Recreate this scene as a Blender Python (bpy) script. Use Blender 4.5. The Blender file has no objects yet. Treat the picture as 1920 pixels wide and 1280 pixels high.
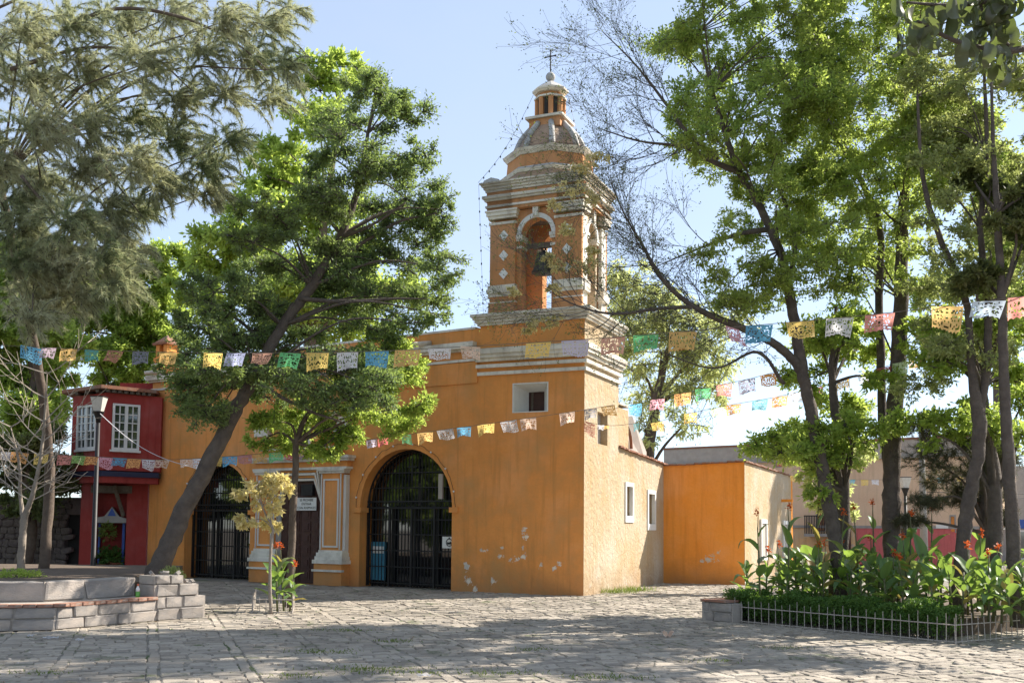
import bpy, bmesh, math, random
import numpy as np
from mathutils import Vector, Matrix
R = math.radians
rng = np.random.default_rng(7)
random.seed(7)
sc = bpy.context.scene
col = sc.collection

# ------------------------------------------------------------------ camera
F, CY, PIT, ROL, EYE = 1945.0, 859.7, R(3.842), R(0.558), 1.7
_cp, _sp, _cr, _sr = math.cos(PIT), math.sin(PIT), math.cos(ROL), math.sin(ROL)
FW = np.array([0, _cp, _sp]); _u0 = np.array([0, -_sp, _cp]); _r0 = np.array([1., 0, 0])
RT = _cr * _r0 + _sr * _u0; UP = -_sr * _r0 + _cr * _u0
EYEP = np.array([0, 0, EYE])
cam = bpy.data.cameras.new('camera'); cam_o = bpy.data.objects.new('camera', cam); col.objects.link(cam_o)
cam.sensor_fit = 'HORIZONTAL'; cam.sensor_width = 36; cam.lens = F / 1920 * 36
cam.shift_y = (CY - 640) / 1920
cam.clip_start = 0.05; cam.clip_end = 3000
m4 = Matrix(((RT[0], UP[0], -FW[0], 0), (RT[1], UP[1], -FW[1], 0), (RT[2], UP[2], -FW[2], EYE), (0, 0, 0, 1)))
cam_o.matrix_world = m4
sc.camera = cam_o

# ------------------------------------------------------------------ light
SUN_EL = R(40); SUN_H = Vector((0.905, 0.425, 0)).normalized()      # horizontal direction towards the sun
sun = bpy.data.lights.new('sun', 'SUN'); sun.energy = 3.2; sun.angle = R(0.53); sun.color = (1.0, 0.93, 0.82)
sun_o = bpy.data.objects.new('sun', sun); col.objects.link(sun_o)
to_sun = Vector((SUN_H.x * math.cos(SUN_EL), SUN_H.y * math.cos(SUN_EL), math.sin(SUN_EL)))
sun_o.rotation_euler = to_sun.to_track_quat('Z', 'Y').to_euler()
sun_o.location = (30, 20, 40)
world = bpy.data.worlds.new('World'); sc.world = world; world.use_nodes = True
wn = world.node_tree; wn.nodes.clear()
sky = wn.nodes.new('ShaderNodeTexSky'); sky.sky_type = 'NISHITA'; sky.sun_disc = False
sky.sun_elevation = SUN_EL; sky.sun_rotation = math.atan2(SUN_H.x, SUN_H.y)
sky.altitude = 2200; sky.air_density = 1.0; sky.dust_density = 1.2; sky.ozone_density = 1.5
bg = wn.nodes.new('ShaderNodeBackground'); bg.inputs[1].default_value = 0.092
wo = wn.nodes.new('ShaderNodeOutputWorld')
hs = wn.nodes.new('ShaderNodeHueSaturation'); hs.inputs['Saturation'].default_value = 0.9; hs.inputs['Value'].default_value = 1.0
# thin high cloud veil; its even part is added to lift fill light
tcw = wn.nodes.new('ShaderNodeTexCoord')
mpw = wn.nodes.new('ShaderNodeMapping'); mpw.inputs['Scale'].default_value = (1.2, 1.2, 3.0)
nzw = wn.nodes.new('ShaderNodeTexNoise'); nzw.inputs['Scale'].default_value = 2.0; nzw.inputs['Detail'].default_value = 6
rpw = wn.nodes.new('ShaderNodeMapRange'); rpw.inputs[1].default_value = 0.5; rpw.inputs[2].default_value = 0.8; rpw.inputs[3].default_value = 0.5; rpw.inputs[4].default_value = 0.75
mxw = wn.nodes.new('ShaderNodeMix'); mxw.data_type = 'RGBA'
mxw.inputs[7].default_value = (2.2, 2.5, 2.9, 1)
wn.links.new(tcw.outputs['Generated'], mpw.inputs['Vector']); wn.links.new(mpw.outputs[0], nzw.inputs['Vector'])
wn.links.new(nzw.outputs[0], rpw.inputs[0]); wn.links.new(rpw.outputs[0], mxw.inputs[0])
wn.links.new(sky.outputs[0], hs.inputs['Color']); wn.links.new(hs.outputs[0], mxw.inputs[6])
wn.links.new(mxw.outputs[2], bg.inputs[0]); wn.links.new(bg.outputs[0], wo.inputs[0])
sc.view_settings.view_transform = 'Standard'; sc.view_settings.look = 'None'
sc.view_settings.exposure = 1.8; sc.view_settings.gamma = 1.0; sc.view_settings.use_curve_mapping = False
sc.cycles.max_bounces = 6; sc.cycles.diffuse_bounces = 4; sc.cycles.glossy_bounces = 2; sc.cycles.transmission_bounces = 3; sc.cycles.transparent_max_bounces = 4; sc.cycles.volume_bounces = 0

# ------------------------------------------------------------------ pixel helpers (photograph at 1920 x 1280)
def ray(x, y): return RT * ((x - 960) / F) + FW - UP * ((y - CY) / F)
def at(x, y, Y):
    d = ray(x, y); return Vector(EYEP + d * (Y / d[1]))
def gr(x, y, z=0.0):
    d = ray(x, y); return Vector(EYEP + d * ((z - EYE) / d[2]))
YT, YN = R(23.93), R(32.15)
CC = gr(1094, 1117)
TU = Vector((math.cos(YT), -math.sin(YT), 0)); TV = Vector((math.sin(YT), math.cos(YT), 0))
NU = Vector((math.cos(YN), -math.sin(YN), 0)); NV = Vector((math.sin(YN), math.cos(YN), 0))
BB = Vector((-0.8176, 27.7944, 0))
W_T = Matrix.Translation(CC) @ Matrix.Rotation(-YT, 4, 'Z')
W_N = Matrix.Translation(BB) @ Matrix.Rotation(-YN, 4, 'Z')
T_IN = W_T.inverted()
N2T = T_IN @ W_N

# ------------------------------------------------------------------ materials
def new_mat(name):
    m = bpy.data.materials.new(name); m.use_nodes = True
    return m, m.node_tree, m.node_tree.nodes['Principled BSDF']
def nd(nt, t, **kw):
    n = nt.nodes.new(t)
    for k, v in kw.items():
        if k.startswith('i_'):
            n.inputs[k[2:].replace('_', ' ')].default_value = v
        else: setattr(n, k, v)
    return n
def coord(nt, kind='Object'): return nd(nt, 'ShaderNodeTexCoord').outputs[kind]
def noise(nt, vec, scale, detail=5, rough=0.55, vscale=None):
    if vscale:
        mp = nd(nt, 'ShaderNodeMapping'); mp.inputs['Scale'].default_value = vscale; nt.links.new(vec, mp.inputs[0]); vec = mp.outputs[0]
    n = nd(nt, 'ShaderNodeTexNoise'); n.inputs['Scale'].default_value = scale; n.inputs['Detail'].default_value = detail; n.inputs['Roughness'].default_value = rough
    nt.links.new(vec, n.inputs['Vector']); return n.outputs[0]
def mrange(nt, v, a, b, c=0.0, d=1.0):
    n = nd(nt, 'ShaderNodeMapRange'); n.inputs[1].default_value = a; n.inputs[2].default_value = b; n.inputs[3].default_value = c; n.inputs[4].default_value = d
    nt.links.new(v, n.inputs[0]); return n.outputs[0]
def mixc(nt, fac, a, b, blend='MIX'):
    n = nd(nt, 'ShaderNodeMix', data_type='RGBA', blend_type=blend)
    for k, v in ((0, fac), (6, a), (7, b)):
        if isinstance(v, (int, float)): n.inputs[k].default_value = v
        elif isinstance(v, tuple): n.inputs[k].default_value = (*v, 1) if len(v) == 3 else v
        else: nt.links.new(v, n.inputs[k])
    return n.outputs[2]
def mth(nt, op, a, b=None):
    n = nd(nt, 'ShaderNodeMath', operation=op)
    for k, v in ((0, a), (1, b)):
        if v is None: continue
        if isinstance(v, (int, float)): n.inputs[k].default_value = v
        else: nt.links.new(v, n.inputs[k])
    return n.outputs[0]
def bump(nt, bs, h, strength, dist=0.02):
    b = nd(nt, 'ShaderNodeBump'); b.inputs['Strength'].default_value = strength; b.inputs['Distance'].default_value = dist
    nt.links.new(h, b.inputs['Height']); nt.links.new(b.outputs[0], bs.inputs['Normal'])
def simple(name, c1, c2=None, scale=6.0, rough=0.8, bs=0.0, bscale=40.0, metal=0.0, c3=None, s3=1.2, coordk='Object', bdist=0.02):
    m, nt, b = new_mat(name)
    v = coord(nt, coordk)
    b.inputs['Roughness'].default_value = rough; b.inputs['Metallic'].default_value = metal
    if c2 is None: b.inputs['Base Color'].default_value = (*c1, 1)
    else:
        c = mixc(nt, mrange(nt, noise(nt, v, scale), 0.3, 0.7), c1, c2)
        if c3: c = mixc(nt, mrange(nt, noise(nt, v, s3, 6), 0.5, 0.68), c, c3)
        nt.links.new(c, b.inputs['Base Color'])
    if bs: bump(nt, b, noise(nt, v, bscale, 6, 0.65), bs, bdist)
    return m

def plaster(name, c1, c2, peel=None, peelc=(0.82, 0.7, 0.57), stain=None, base_dirt=True, rough=0.92, bs=0.35, bscale=9.0, flake=None, bdist=0.03):
    """painted lime plaster: mottled paint, grain, damp foot, optional peeled spots [(x,z,r)...] in the object's own x-z plane"""
    m, nt, b = new_mat(name); b.inputs['Roughness'].default_value = rough; b.inputs['Specular IOR Level'].default_value = 0.15
    v = coord(nt)
    n1 = noise(nt, v, 1.1, 6, 0.62); n2 = noise(nt, v, 14, 5, 0.6)
    c = mixc(nt, mrange(nt, n1, 0.3, 0.72), c1, c2)
    c = mixc(nt, mrange(nt, n2, 0.25, 0.8, 0.0, 0.28), c, tuple(x * 0.62 for x in c1))
    c = mixc(nt, mrange(nt, noise(nt, v, 0.45, 5, 0.6), 0.48, 0.7, 0, 0.45), c, tuple(min(0.9, x * 0.8 + 0.13) for x in c1))
    # rain streaks
    st = noise(nt, v, 3.0, 4, 0.6, (2.2, 2.2, 0.16))
    c = mixc(nt, mrange(nt, st, 0.52, 0.78, 0.0, 0.6), c, stain or tuple(x * 0.5 for x in c1))
    sep = nd(nt, 'ShaderNodeSeparateXYZ'); nt.links.new(v, sep.inputs[0])
    if base_dirt:
        h = mth(nt, 'ADD', sep.outputs[2], mth(nt, 'MULTIPLY', n1, -1.3))
        c = mixc(nt, mrange(nt, h, -0.75, 0.15, 0.55, 0.0), c, (0.24, 0.15, 0.09))
    hgt = noise(nt, v, bscale, 8, 0.62)
    if flake:   # fine scattered flaking of the paint to a paler coat
        fl = noise(nt, v, flake[0], 7, 0.7)
        c = mixc(nt, mrange(nt, fl, flake[1], flake[1] + 0.05), c, flake[2])
        fl2 = noise(nt, v, flake[0] * 0.22, 5, 0.6)
        c = mixc(nt, mrange(nt, fl2, 0.45, 0.75, 0, 0.7), c, flake[2])
    if peel:
        cb = nd(nt, 'ShaderNodeCombineXYZ'); nt.links.new(sep.outputs[0], cb.inputs[0]); nt.links.new(sep.outputs[2], cb.inputs[2])
        best = None
        for (x, z, r) in peel:
            dn = nd(nt, 'ShaderNodeVectorMath', operation='DISTANCE'); nt.links.new(cb.outputs[0], dn.inputs[0]); dn.inputs[1].default_value = (x, 0, z)
            q = mth(nt, 'SUBTRACT', r, dn.outputs['Value'])
            best = q if best is None else mth(nt, 'MAXIMUM', best, q)
        pn = noise(nt, v, 9.0, 6, 0.7)
        q = mth(nt, 'ADD', best, mth(nt, 'MULTIPLY', mth(nt, 'SUBTRACT', pn, 0.55), 0.55))
        mask = mrange(nt, q, 0.0, 0.012)
        pc = mixc(nt, mrange(nt, noise(nt, v, 6, 4), 0.4, 0.6), peelc, (0.55, 0.5, 0.45))
        c = mixc(nt, mask, c, pc)
        hgt = mth(nt, 'SUBTRACT', hgt, mth(nt, 'MULTIPLY', mask, 0.8))
    nt.links.new(c, b.inputs['Base Color'])
    bump(nt, b, hgt, bs, bdist)
    return m

def leaf_mat(name, c1, c2, tr, trf=0.5, rough=0.5, patch=None, gloss=0.25):
    """two-sided leaf: each leaf its own shade, light passes through"""
    m, nt, b = new_mat(name)
    b.inputs['Roughness'].default_value = rough; b.inputs['Specular IOR Level'].default_value = gloss
    g = nd(nt, 'ShaderNodeNewGeometry'); oi = nd(nt, 'ShaderNodeObjectInfo')
    fr = mth(nt, 'FRACT', mth(nt, 'ADD', g.outputs['Random Per Island'], oi.outputs['Random']))
    c = mixc(nt, fr, c1, c2)
    if patch:
        v = coord(nt); c = mixc(nt, mrange(nt, noise(nt, v, patch[1], 3), 0.45, 0.62), c, patch[0])
    nt.links.new(c, b.inputs['Base Color'])
    t = nd(nt, 'ShaderNodeBsdfTranslucent')
    ct = mixc(nt, fr, tr, tuple(x * 0.7 for x in tr))
    nt.links.new(ct, t.inputs['Color'])
    mx = nd(nt, 'ShaderNodeMixShader'); mx.inputs[0].default_value = trf
    nt.links.new(b.outputs[0], mx.inputs[1]); nt.links.new(t.outputs[0], mx.inputs[2])
    nt.links.new(mx.outputs[0], nt.nodes['Material Output'].inputs[0])
    return m

MAT = {}
# T-plane peel spots on the tower front (x, z, r) in church coordinates
MAT['ochre'] = plaster('ochre_plaster', (0.82, 0.345, 0.10), (0.68, 0.245, 0.062),
    peel=[(-2.9, 1.12, .07), (-2.75, 1.12, .06), (-2.3, 1.2, .04), (-2.32, .98, .08), (-2.05, .86, .07), (-1.85, .9, .08), (-1.66, .98, .1), (-1.7, 1.2, .06), (-1.62, 1.5, .1), (-1.66, 1.66, .07),
          (-3.35, .68, .13), (-3.3, .3, .12), (-2.55, .32, .1), (-1.2, .72, .07), (-.8, .68, .08), (-.65, .78, .08), (-3.1, .1, .1)],
    flake=(5.0, 0.79, (0.5, 0.3, 0.12)))
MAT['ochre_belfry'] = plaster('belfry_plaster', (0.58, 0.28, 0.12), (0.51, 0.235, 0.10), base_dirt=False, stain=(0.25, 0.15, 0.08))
MAT['ochre_wing'] = plaster('wing_plaster', (0.88, 0.33, 0.06), (0.84, 0.295, 0.05), peel=[(1.2, .74, .08), (1.36, .8, .11), (1.52, .84, .1), (1.68, .72, .07), (1.72, 1.0, .05)], stain=(0.6, 0.2, 0.035), peelc=(0.6, 0.42, 0.28))
MAT['cream'] = plaster('sunlit_plaster', (0.47, 0.375, 0.25), (0.47, 0.32, 0.17), flake=(3.2, 0.62, (0.5, 0.45, 0.37)), bs=0.9, bscale=6.0, bdist=0.06, stain=(0.42, 0.25, 0.1))  # sunlit brightness put into the colour; cream and orange patches are real
MAT['white'] = plaster('lime_white', (0.80, 0.76, 0.68), (0.72, 0.67, 0.58), base_dirt=False, stain=(0.4, 0.34, 0.27), bs=0.3, flake=(7.0, 0.68, (0.28, 0.25, 0.21)))
MAT['white_clean'] = plaster('white_paint', (0.72, 0.71, 0.68), (0.66, 0.64, 0.6), base_dirt=False, stain=(0.5, 0.45, 0.4), bs=0.15)
MAT['cornice'] = plaster('weathered_cornice', (0.82, 0.77, 0.67), (0.70, 0.63, 0.52), base_dirt=False, stain=(0.3, 0.25, 0.2), bs=0.6, bscale=12, flake=(5.0, 0.66, (0.26, 0.22, 0.18)))
MAT['dome'] = simple('dome_stone', (0.30, 0.2, 0.14), (0.42, 0.29, 0.2), 4.0, 0.95, 0.8, 14, c3=(0.2, 0.18, 0.165))
MAT['dome_rib'] = simple('dome_rib_stone', (0.45, 0.45, 0.44), (0.33, 0.31, 0.29), 6, 0.9, 0.4, 20)
MAT['iron'] = simple('black_iron', (0.012, 0.012, 0.014), (0.022, 0.02, 0.02), 20, 0.55, 0.1, 80, metal=0.3)
MAT['bronze'] = simple('bell_bronze', (0.03, 0.036, 0.038), (0.05, 0.055, 0.05), 9, 0.5, 0.15, 30, metal=0.6)
MAT['wood_beam'] = simple('grey_wood', (0.17, 0.14, 0.11), (0.1, 0.08, 0.06), 12, 0.9, 0.4, 30)
MAT['door_wood'] = simple('door_wood', (0.075, 0.026, 0.018), (0.05, 0.018, 0.013), 9, 0.6, 0.35, 45)
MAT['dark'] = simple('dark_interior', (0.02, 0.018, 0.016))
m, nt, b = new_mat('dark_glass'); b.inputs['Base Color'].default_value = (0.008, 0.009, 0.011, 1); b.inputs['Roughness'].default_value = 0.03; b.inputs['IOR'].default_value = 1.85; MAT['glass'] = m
m, nt, b = new_mat('window_glass'); b.inputs['Base Color'].default_value = (0.03, 0.04, 0.04, 1); b.inputs['Roughness'].default_value = 0.04; b.inputs['IOR'].default_value = 2.2; MAT['wglass'] = m
MAT['tile'] = simple('clay_tile', (0.32, 0.13, 0.07), (0.22, 0.1, 0.06), 8, 0.9, 0.4, 25, c3=(0.2, 0.17, 0.14))
MAT['roof_flat'] = simple('roof_lime', (0.4, 0.36, 0.31), (0.3, 0.26, 0.22), 2, 0.95, 0.3, 20)
MAT['grey_plaster'] = simple('grey_plaster', (0.46, 0.41, 0.36), (0.38, 0.33, 0.29), 3, 0.95, 0.4, 15)
MAT['red'] = plaster('red_house_plaster', (0.36, 0.058, 0.048), (0.30, 0.048, 0.042), base_dirt=False)
MAT['navy'] = simple('navy_paint', (0.015, 0.018, 0.06), (0.02, 0.022, 0.05), 5, 0.7)
MAT['blue'] = simple('blue_paint', (0.03, 0.08, 0.32), (0.04, 0.1, 0.36), 5, 0.6)
MAT['tan'] = plaster('tan_far_plaster', (0.76, 0.55, 0.38), (0.68, 0.47, 0.32), base_dirt=False)
MAT['tan_yellow'] = plaster('worn_yellow_plaster', (0.8, 0.48, 0.2), (0.7, 0.5, 0.3), base_dirt=False, flake=(1.2, 0.58, (0.5, 0.42, 0.34)))
MAT['rose'] = plaster('rose_dado', (0.62, 0.16, 0.15), (0.56, 0.14, 0.14), base_dirt=False)
MAT['concrete'] = simple('concrete', (0.36, 0.34, 0.31), (0.28, 0.26, 0.24), 4, 0.95, 0.3, 20)
MAT['paper_white'] = simple('plaque_white', (0.72, 0.71, 0.68), None, rough=0.6)
MAT['ink'] = simple('black_ink', (0.02, 0.02, 0.02), None, rough=0.6)
MAT['soil'] = simple('soil', (0.09, 0.065, 0.045), (0.14, 0.1, 0.07), 4, 1.0, 0.8, 18)
MAT['bark'] = simple('dark_bark', (0.075, 0.058, 0.048), (0.14, 0.11, 0.088), 5, 0.95, 1.0, 13, bdist=0.05)
MAT['bark_pale'] = simple('pale_bark', (0.30, 0.25, 0.20), (0.20, 0.165, 0.135), 9, 0.9, 0.5, 30)
MAT['bark_mid'] = simple('brown_bark', (0.14, 0.105, 0.08), (0.09, 0.065, 0.05), 9, 0.95, 0.8, 22)
MAT['twig'] = simple('twig_bark', (0.06, 0.05, 0.045), (0.1, 0.085, 0.075), 9, 0.95)
MAT['twig_pale'] = simple('bare_twig', (0.42, 0.36, 0.30), (0.3, 0.25, 0.2), 9, 0.9)

# ------------------------------------------------------------------ mesh helpers
def V(*a): return Vector(a)
class MB:
    def __init__(self, M=None): self.v = []; self.f = []; self.M = M
    def add(self, vs, fs):
        k = len(self.v)
        for p in vs:
            p = Vector(p)
            self.v.append(self.M @ p if self.M is not None else p)
        for f in fs: self.f.append([i + k for i in f])
        return self
    def box(self, x0, x1, y0, y1, z0, z1):
        return self.add([(x0, y0, z0), (x1, y0, z0), (x1, y1, z0), (x0, y1, z0), (x0, y0, z1), (x1, y0, z1), (x1, y1, z1), (x0, y1, z1)],
                        [(0, 3, 2, 1), (4, 5, 6, 7), (0, 1, 5, 4), (1, 2, 6, 5), (2, 3, 7, 6), (3, 0, 4, 7)])
    def prism(self, pts, y0, y1):           # outline in x-z, extruded along y
        n = len(pts)
        vs = [(x, y0, z) for x, z in pts] + [(x, y1, z) for x, z in pts]
        return self.add(vs, [tuple(range(n))[::-1], tuple(range(n, 2 * n))] + [(i, (i + 1) % n, (i + 1) % n + n, i + n) for i in range(n)])
    def prismz(self, pts, z0, z1, pts1=None):   # outline in x-y, extruded along z (optionally to another outline)
        n = len(pts); pts1 = pts1 or pts
        vs = [(x, y, z0) for x, y in pts] + [(x, y, z1) for x, y in pts1]
        return self.add(vs, [tuple(range(n))[::-1], tuple(range(n, 2 * n))] + [(i, (i + 1) % n, (i + 1) % n + n, i + n) for i in range(n)])
    def tube(self, pts, rad, seg=8, cap=True, jit=0.0):
        pts = [Vector(p) for p in pts]; n = len(pts)
        if not hasattr(rad, '__len__'): rad = [rad] * n
        vs = []; fs = []; ref = Vector((0.31, 0.57, 0.76))
        for i, p in enumerate(pts):
            t = (pts[min(i + 1, n - 1)] - pts[max(i - 1, 0)])
            t = t.normalized() if t.length > 1e-9 else Vector((0, 0, 1))
            if abs(t.dot(ref)) > 0.95: ref = Vector((0.8, -0.5, 0.3))
            a = t.cross(ref).normalized(); bb = t.cross(a).normalized()
            for j in range(seg):
                w = 2 * math.pi * j / seg
                vs.append(p + (a * math.cos(w) + bb * math.sin(w)) * rad[i] * (1 + random.uniform(-jit, jit)))
        for i in range(n - 1):
            for j in range(seg):
                fs.append((i * seg + j, i * seg + (j + 1) % seg, (i + 1) * seg + (j + 1) % seg, (i + 1) * seg + j))
        if cap:
            fs.append(tuple(range(seg))[::-1]); fs.append(tuple((n - 1) * seg + j for j in range(seg)))
        return self.add(vs, fs)
    def lathe(self, prof, c=(0, 0, 0), seg=16, sx=1, sy=1, ph=0.0, cap=True):
        vs = []; fs = []
        for r, z in prof:
            for j in range(seg):
                w = 2 * math.pi * j / seg + ph
                vs.append((c[0] + r * sx * math.cos(w), c[1] + r * sy * math.sin(w), c[2] + z))
        for i in range(len(prof) - 1):
            for j in range(seg):
                fs.append((i * seg + j, i * seg + (j + 1) % seg, (i + 1) * seg + (j + 1) % seg, (i + 1) * seg + j))
        if cap:
            fs.append(tuple(range(seg))[::-1]); k = (len(prof) - 1) * seg; fs.append(tuple(k + j for j in range(seg)))
        return self.add(vs, fs)
    def mesh(self, name, mat, smooth=False):
        me = bpy.data.meshes.new(name); me.from_pydata([tuple(p) for p in self.v], [], self.f)
        if mat is not None: me.materials.append(MAT[mat] if isinstance(mat, str) else mat)
        if smooth: me.polygons.foreach_set('use_smooth', [True] * len(me.polygons))
        me.update(); return me
    def build(self, name, mat, parent=None, smooth=False, fix=True):
        me = self.mesh(name, mat, smooth)
        if fix:
            bm = bmesh.new(); bm.from_mesh(me); bmesh.ops.recalc_face_normals(bm, faces=bm.faces); bm.to_mesh(me); bm.free()
        return link(name, me, parent)
def link(name, me, parent=None, loc=None, rot=None, scale=None):
    o = bpy.data.objects.new(name, me); col.objects.link(o)
    if parent is not None: o.parent = parent
    if loc is not None: o.location = loc
    if rot is not None: o.rotation_euler = rot
    if scale is not None: o.scale = scale
    return o
def tag(o, label=None, cat=None, group=None, kind=None):
    if label: o['label'] = label
    if cat: o['category'] = cat
    if group: o['group'] = group
    if kind: o['kind'] = kind
    return o
def thing(name, label, cat, loc=(0, 0, 0), rz=0.0, group=None):
    o = bpy.data.objects.new(name, None); col.objects.link(o); o.empty_display_size = 0.2
    o.location = loc; o.rotation_euler = (0, 0, rz)
    return tag(o, label, cat, group)
def copy_tree(o, parent=None):
    c = o.copy(); col.objects.link(c); c.parent = parent
    for ch in o.children: copy_tree(ch, c)
    return c
def rbox(name, mat, b=0.02, jit=0.0, seed=0, cuts=0):
    """unit box -0.5..0.5 with worn edges, for stones, bricks and blocks"""
    bm = bmesh.new(); bmesh.ops.create_cube(bm, size=1.0)
    r = random.Random(seed)
    if jit:
        for v in bm.verts: v.co += Vector((r.uniform(-jit, jit), r.uniform(-jit, jit), r.uniform(-jit, jit)))
    bmesh.ops.bevel(bm, geom=bm.edges[:], offset=b, segments=1, affect='EDGES')
    me = bpy.data.meshes.new(name); bm.to_mesh(me); bm.free(); me.materials.append(MAT[mat]); return me

def quads_mesh(name, verts, nper, mat, smooth=False):
    """verts: (n, nper, 3) array, one polygon of nper corners each"""
    n = verts.shape[0]; me = bpy.data.meshes.new(name)
    me.vertices.add(n * nper); me.vertices.foreach_set('co', verts.reshape(-1).astype(np.float32))
    me.loops.add(n * nper); me.loops.foreach_set('vertex_index', np.arange(n * nper, dtype=np.int32))
    me.polygons.add(n); me.polygons.foreach_set('loop_start', np.arange(0, n * nper, nper, dtype=np.int32))
    me.materials.append(MAT[mat] if isinstance(mat, str) else mat)
    me.update(calc_edges=True); return me
def unit(a): return a / np.maximum(np.linalg.norm(a, axis=-1, keepdims=True), 1e-9)
def leaf_quads(P, D, L, W, roll=None, fold=0.25):
    n = len(P); D = unit(D); rv = rng.normal(size=(n, 3)) if roll is None else roll
    S = unit(np.cross(D, rv)); Nn = np.cross(S, D)
    L = L[:, None]; W = W[:, None]
    mid = P + D * L * 0.42 - Nn * W * fold
    return np.stack([P, mid + S * W * 0.5 + Nn * W * fold, P + D * L, mid - S * W * 0.5 + Nn * W * fold], 1)
def segs_quads(P0, P1, r0, r1):
    """many thin three-sided twigs as quads"""
    D = unit(P1 - P0); A = unit(np.cross(D, np.array([0.3, 0.5, 0.81]) + 0 * D)); B2 = np.cross(D, A)
    ring = [A * math.cos(w) + B2 * math.sin(w) for w in (0, 2.094, 4.189)]
    r0 = np.asarray(r0)[:, None] if np.ndim(r0) else r0; r1 = np.asarray(r1)[:, None] if np.ndim(r1) else r1
    q = []
    for j in range(3):
        a, b2 = ring[j], ring[(j + 1) % 3]
        q.append(np.stack([P0 + a * r0, P0 + b2 * r0, P1 + b2 * r1, P1 + a * r1], 1))
    return np.concatenate(q, 0)
def spline(pts, n=10):
    """Catmull-Rom through (x,y,z,r) points"""
    P = [np.array(p, float) for p in pts]; P = [2 * P[0] - P[1]] + P + [2 * P[-1] - P[-2]]
    out = []
    for i in range(1, len(P) - 2):
        for k in range(n):
            t = k / n
            out.append(0.5 * ((2 * P[i]) + (-P[i - 1] + P[i + 1]) * t + (2 * P[i - 1] - 5 * P[i] + 4 * P[i + 1] - P[i + 2]) * t * t + (-P[i - 1] + 3 * P[i] - 3 * P[i + 1] + P[i + 2]) * t ** 3))
    out.append(P[-2]); return out

# ------------------------------------------------------------------ ground and paving
def noise_ground():
    m, nt, b = new_mat('paving_joint'); b.inputs['Roughness'].default_value = 1.0
    v = coord(nt)
    c = mixc(nt, mrange(nt, noise(nt, v, 2.2, 6), 0.35, 0.65), (0.18, 0.16, 0.135), (0.27, 0.24, 0.2))
    c = mixc(nt, mrange(nt, noise(nt, v, 0.9, 5), 0.54, 0.64), c, (0.07, 0.10, 0.03))
    nt.links.new(c, b.inputs['Base Color']); bump(nt, b, noise(nt, v, 30, 6), 0.6)
    MAT['joint'] = m
    m, nt, b = new_mat('basalt_paver'); b.inputs['Roughness'].default_value = 0.85
    g = nd(nt, 'ShaderNodeNewGeometry'); oi = nd(nt, 'ShaderNodeObjectInfo')
    fr = mth(nt, 'FRACT', mth(nt, 'ADD', mth(nt, 'MULTIPLY', g.outputs['Random Per Island'], 3.7), oi.outputs['Random']))
    pos = g.outputs['Position']
    c = mixc(nt, fr, (0.18, 0.152, 0.122), (0.48, 0.415, 0.335))
    c = mixc(nt, mrange(nt, noise(nt, pos, 16, 6), 0.3, 0.75, 0, .7), c, (0.32, 0.278, 0.228), 'MIX')
    c = mixc(nt, mrange(nt, noise(nt, pos, 0.7, 5), 0.45, 0.7, 0, 0.6), c, (0.43, 0.38, 0.32))
    c = mixc(nt, mrange(nt, noise(nt, pos, 1.3, 7, 0.7), 0.585, 0.66, 0, 0.8), c, (0.085, 0.115, 0.035))
    c = mixc(nt, mrange(nt, noise(nt, pos, 0.33, 6, 0.65), 0.46, 0.66, 0, 0.5), c, (0.17, 0.145, 0.115))
    c = mixc(nt, mrange(nt, noise(nt, pos, 5.0, 5, 0.7), 0.6, 0.72, 0, 0.6), c, (0.12, 0.10, 0.085))
    nt.links.new(c, b.inputs['Base Color']); bump(nt, b, noise(nt, pos, 38, 7, 0.65), 0.9, 0.014)
    MAT['paver'] = m
noise_ground()
MAT['earth'] = simple('dusty_earth', (0.20, 0.17, 0.14), (0.14, 0.12, 0.095), 0.6, 1.0, 0.5, 8)
g = MB().add([(-600, -600, -0.06), (600, -600, -0.06), (600, 900, -0.06), (-600, 900, -0.06)], [(0, 1, 2, 3)]).build('ground', 'earth')
tag(g, kind='structure')
plaza = MB().add([(-16, 7, -0.011), (22, 7, -0.011), (22, 46, -0.011), (-16, 46, -0.011)], [(0, 1, 2, 3)]).build('pavement', 'joint')
tag(plaza, kind='structure')

def paver_templates(k=8):
    out = []
    for s in range(k):
        r = random.Random(100 + s)
        base = [(-.5, -.5), (0 + r.uniform(-.15, .15), -.5 - r.uniform(-.04, .06)), (.5, -.5), (.5, .5), (0 + r.uniform(-.15, .15), .5 + r.uniform(-.04, .06)), (-.5, .5)]
        base = [(x + r.uniform(-.05, .05), y + r.uniform(-.07, .07)) for x, y in base]
        low = [(x * 1.0, y * 1.0, -1.0) for x, y in base]
        mid = [(x * 0.99, y * 0.99, -.28 + r.uniform(-.1, .1)) for x, y in base]
        top = [(x * (0.9 + r.uniform(-.03, .03)), y * (0.84 + r.uniform(-.04, .04)), r.uniform(-.12, .08)) for x, y in base]
        vs = low + mid + top
        fs = [tuple(range(12, 18))]
        for lv in (0, 6):
            for i in range(6): fs.append((lv + i, lv + (i + 1) % 6, lv + 6 + (i + 1) % 6, lv + 6 + i))
        out.append((np.array(vs), fs))
    return out
PT = paver_templates()
PT4 = []
for vs, fs in PT:
    q = vs[[6, 8, 9, 11, 12, 14, 15, 17]].copy(); q[:4, 2] = -1; PT4.append((q, [(4, 5, 6, 7), (0, 1, 5, 4), (1, 2, 6, 5), (2, 3, 7, 6), (3, 0, 4, 7)]))
PMESH = []
for vs, fs in PT:
    me = bpy.data.meshes.new('paving_stone'); me.from_pydata([tuple(v) for v in vs], [], fs); me.materials.append(MAT['paver']); me.update(); PMESH.append(me)
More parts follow.
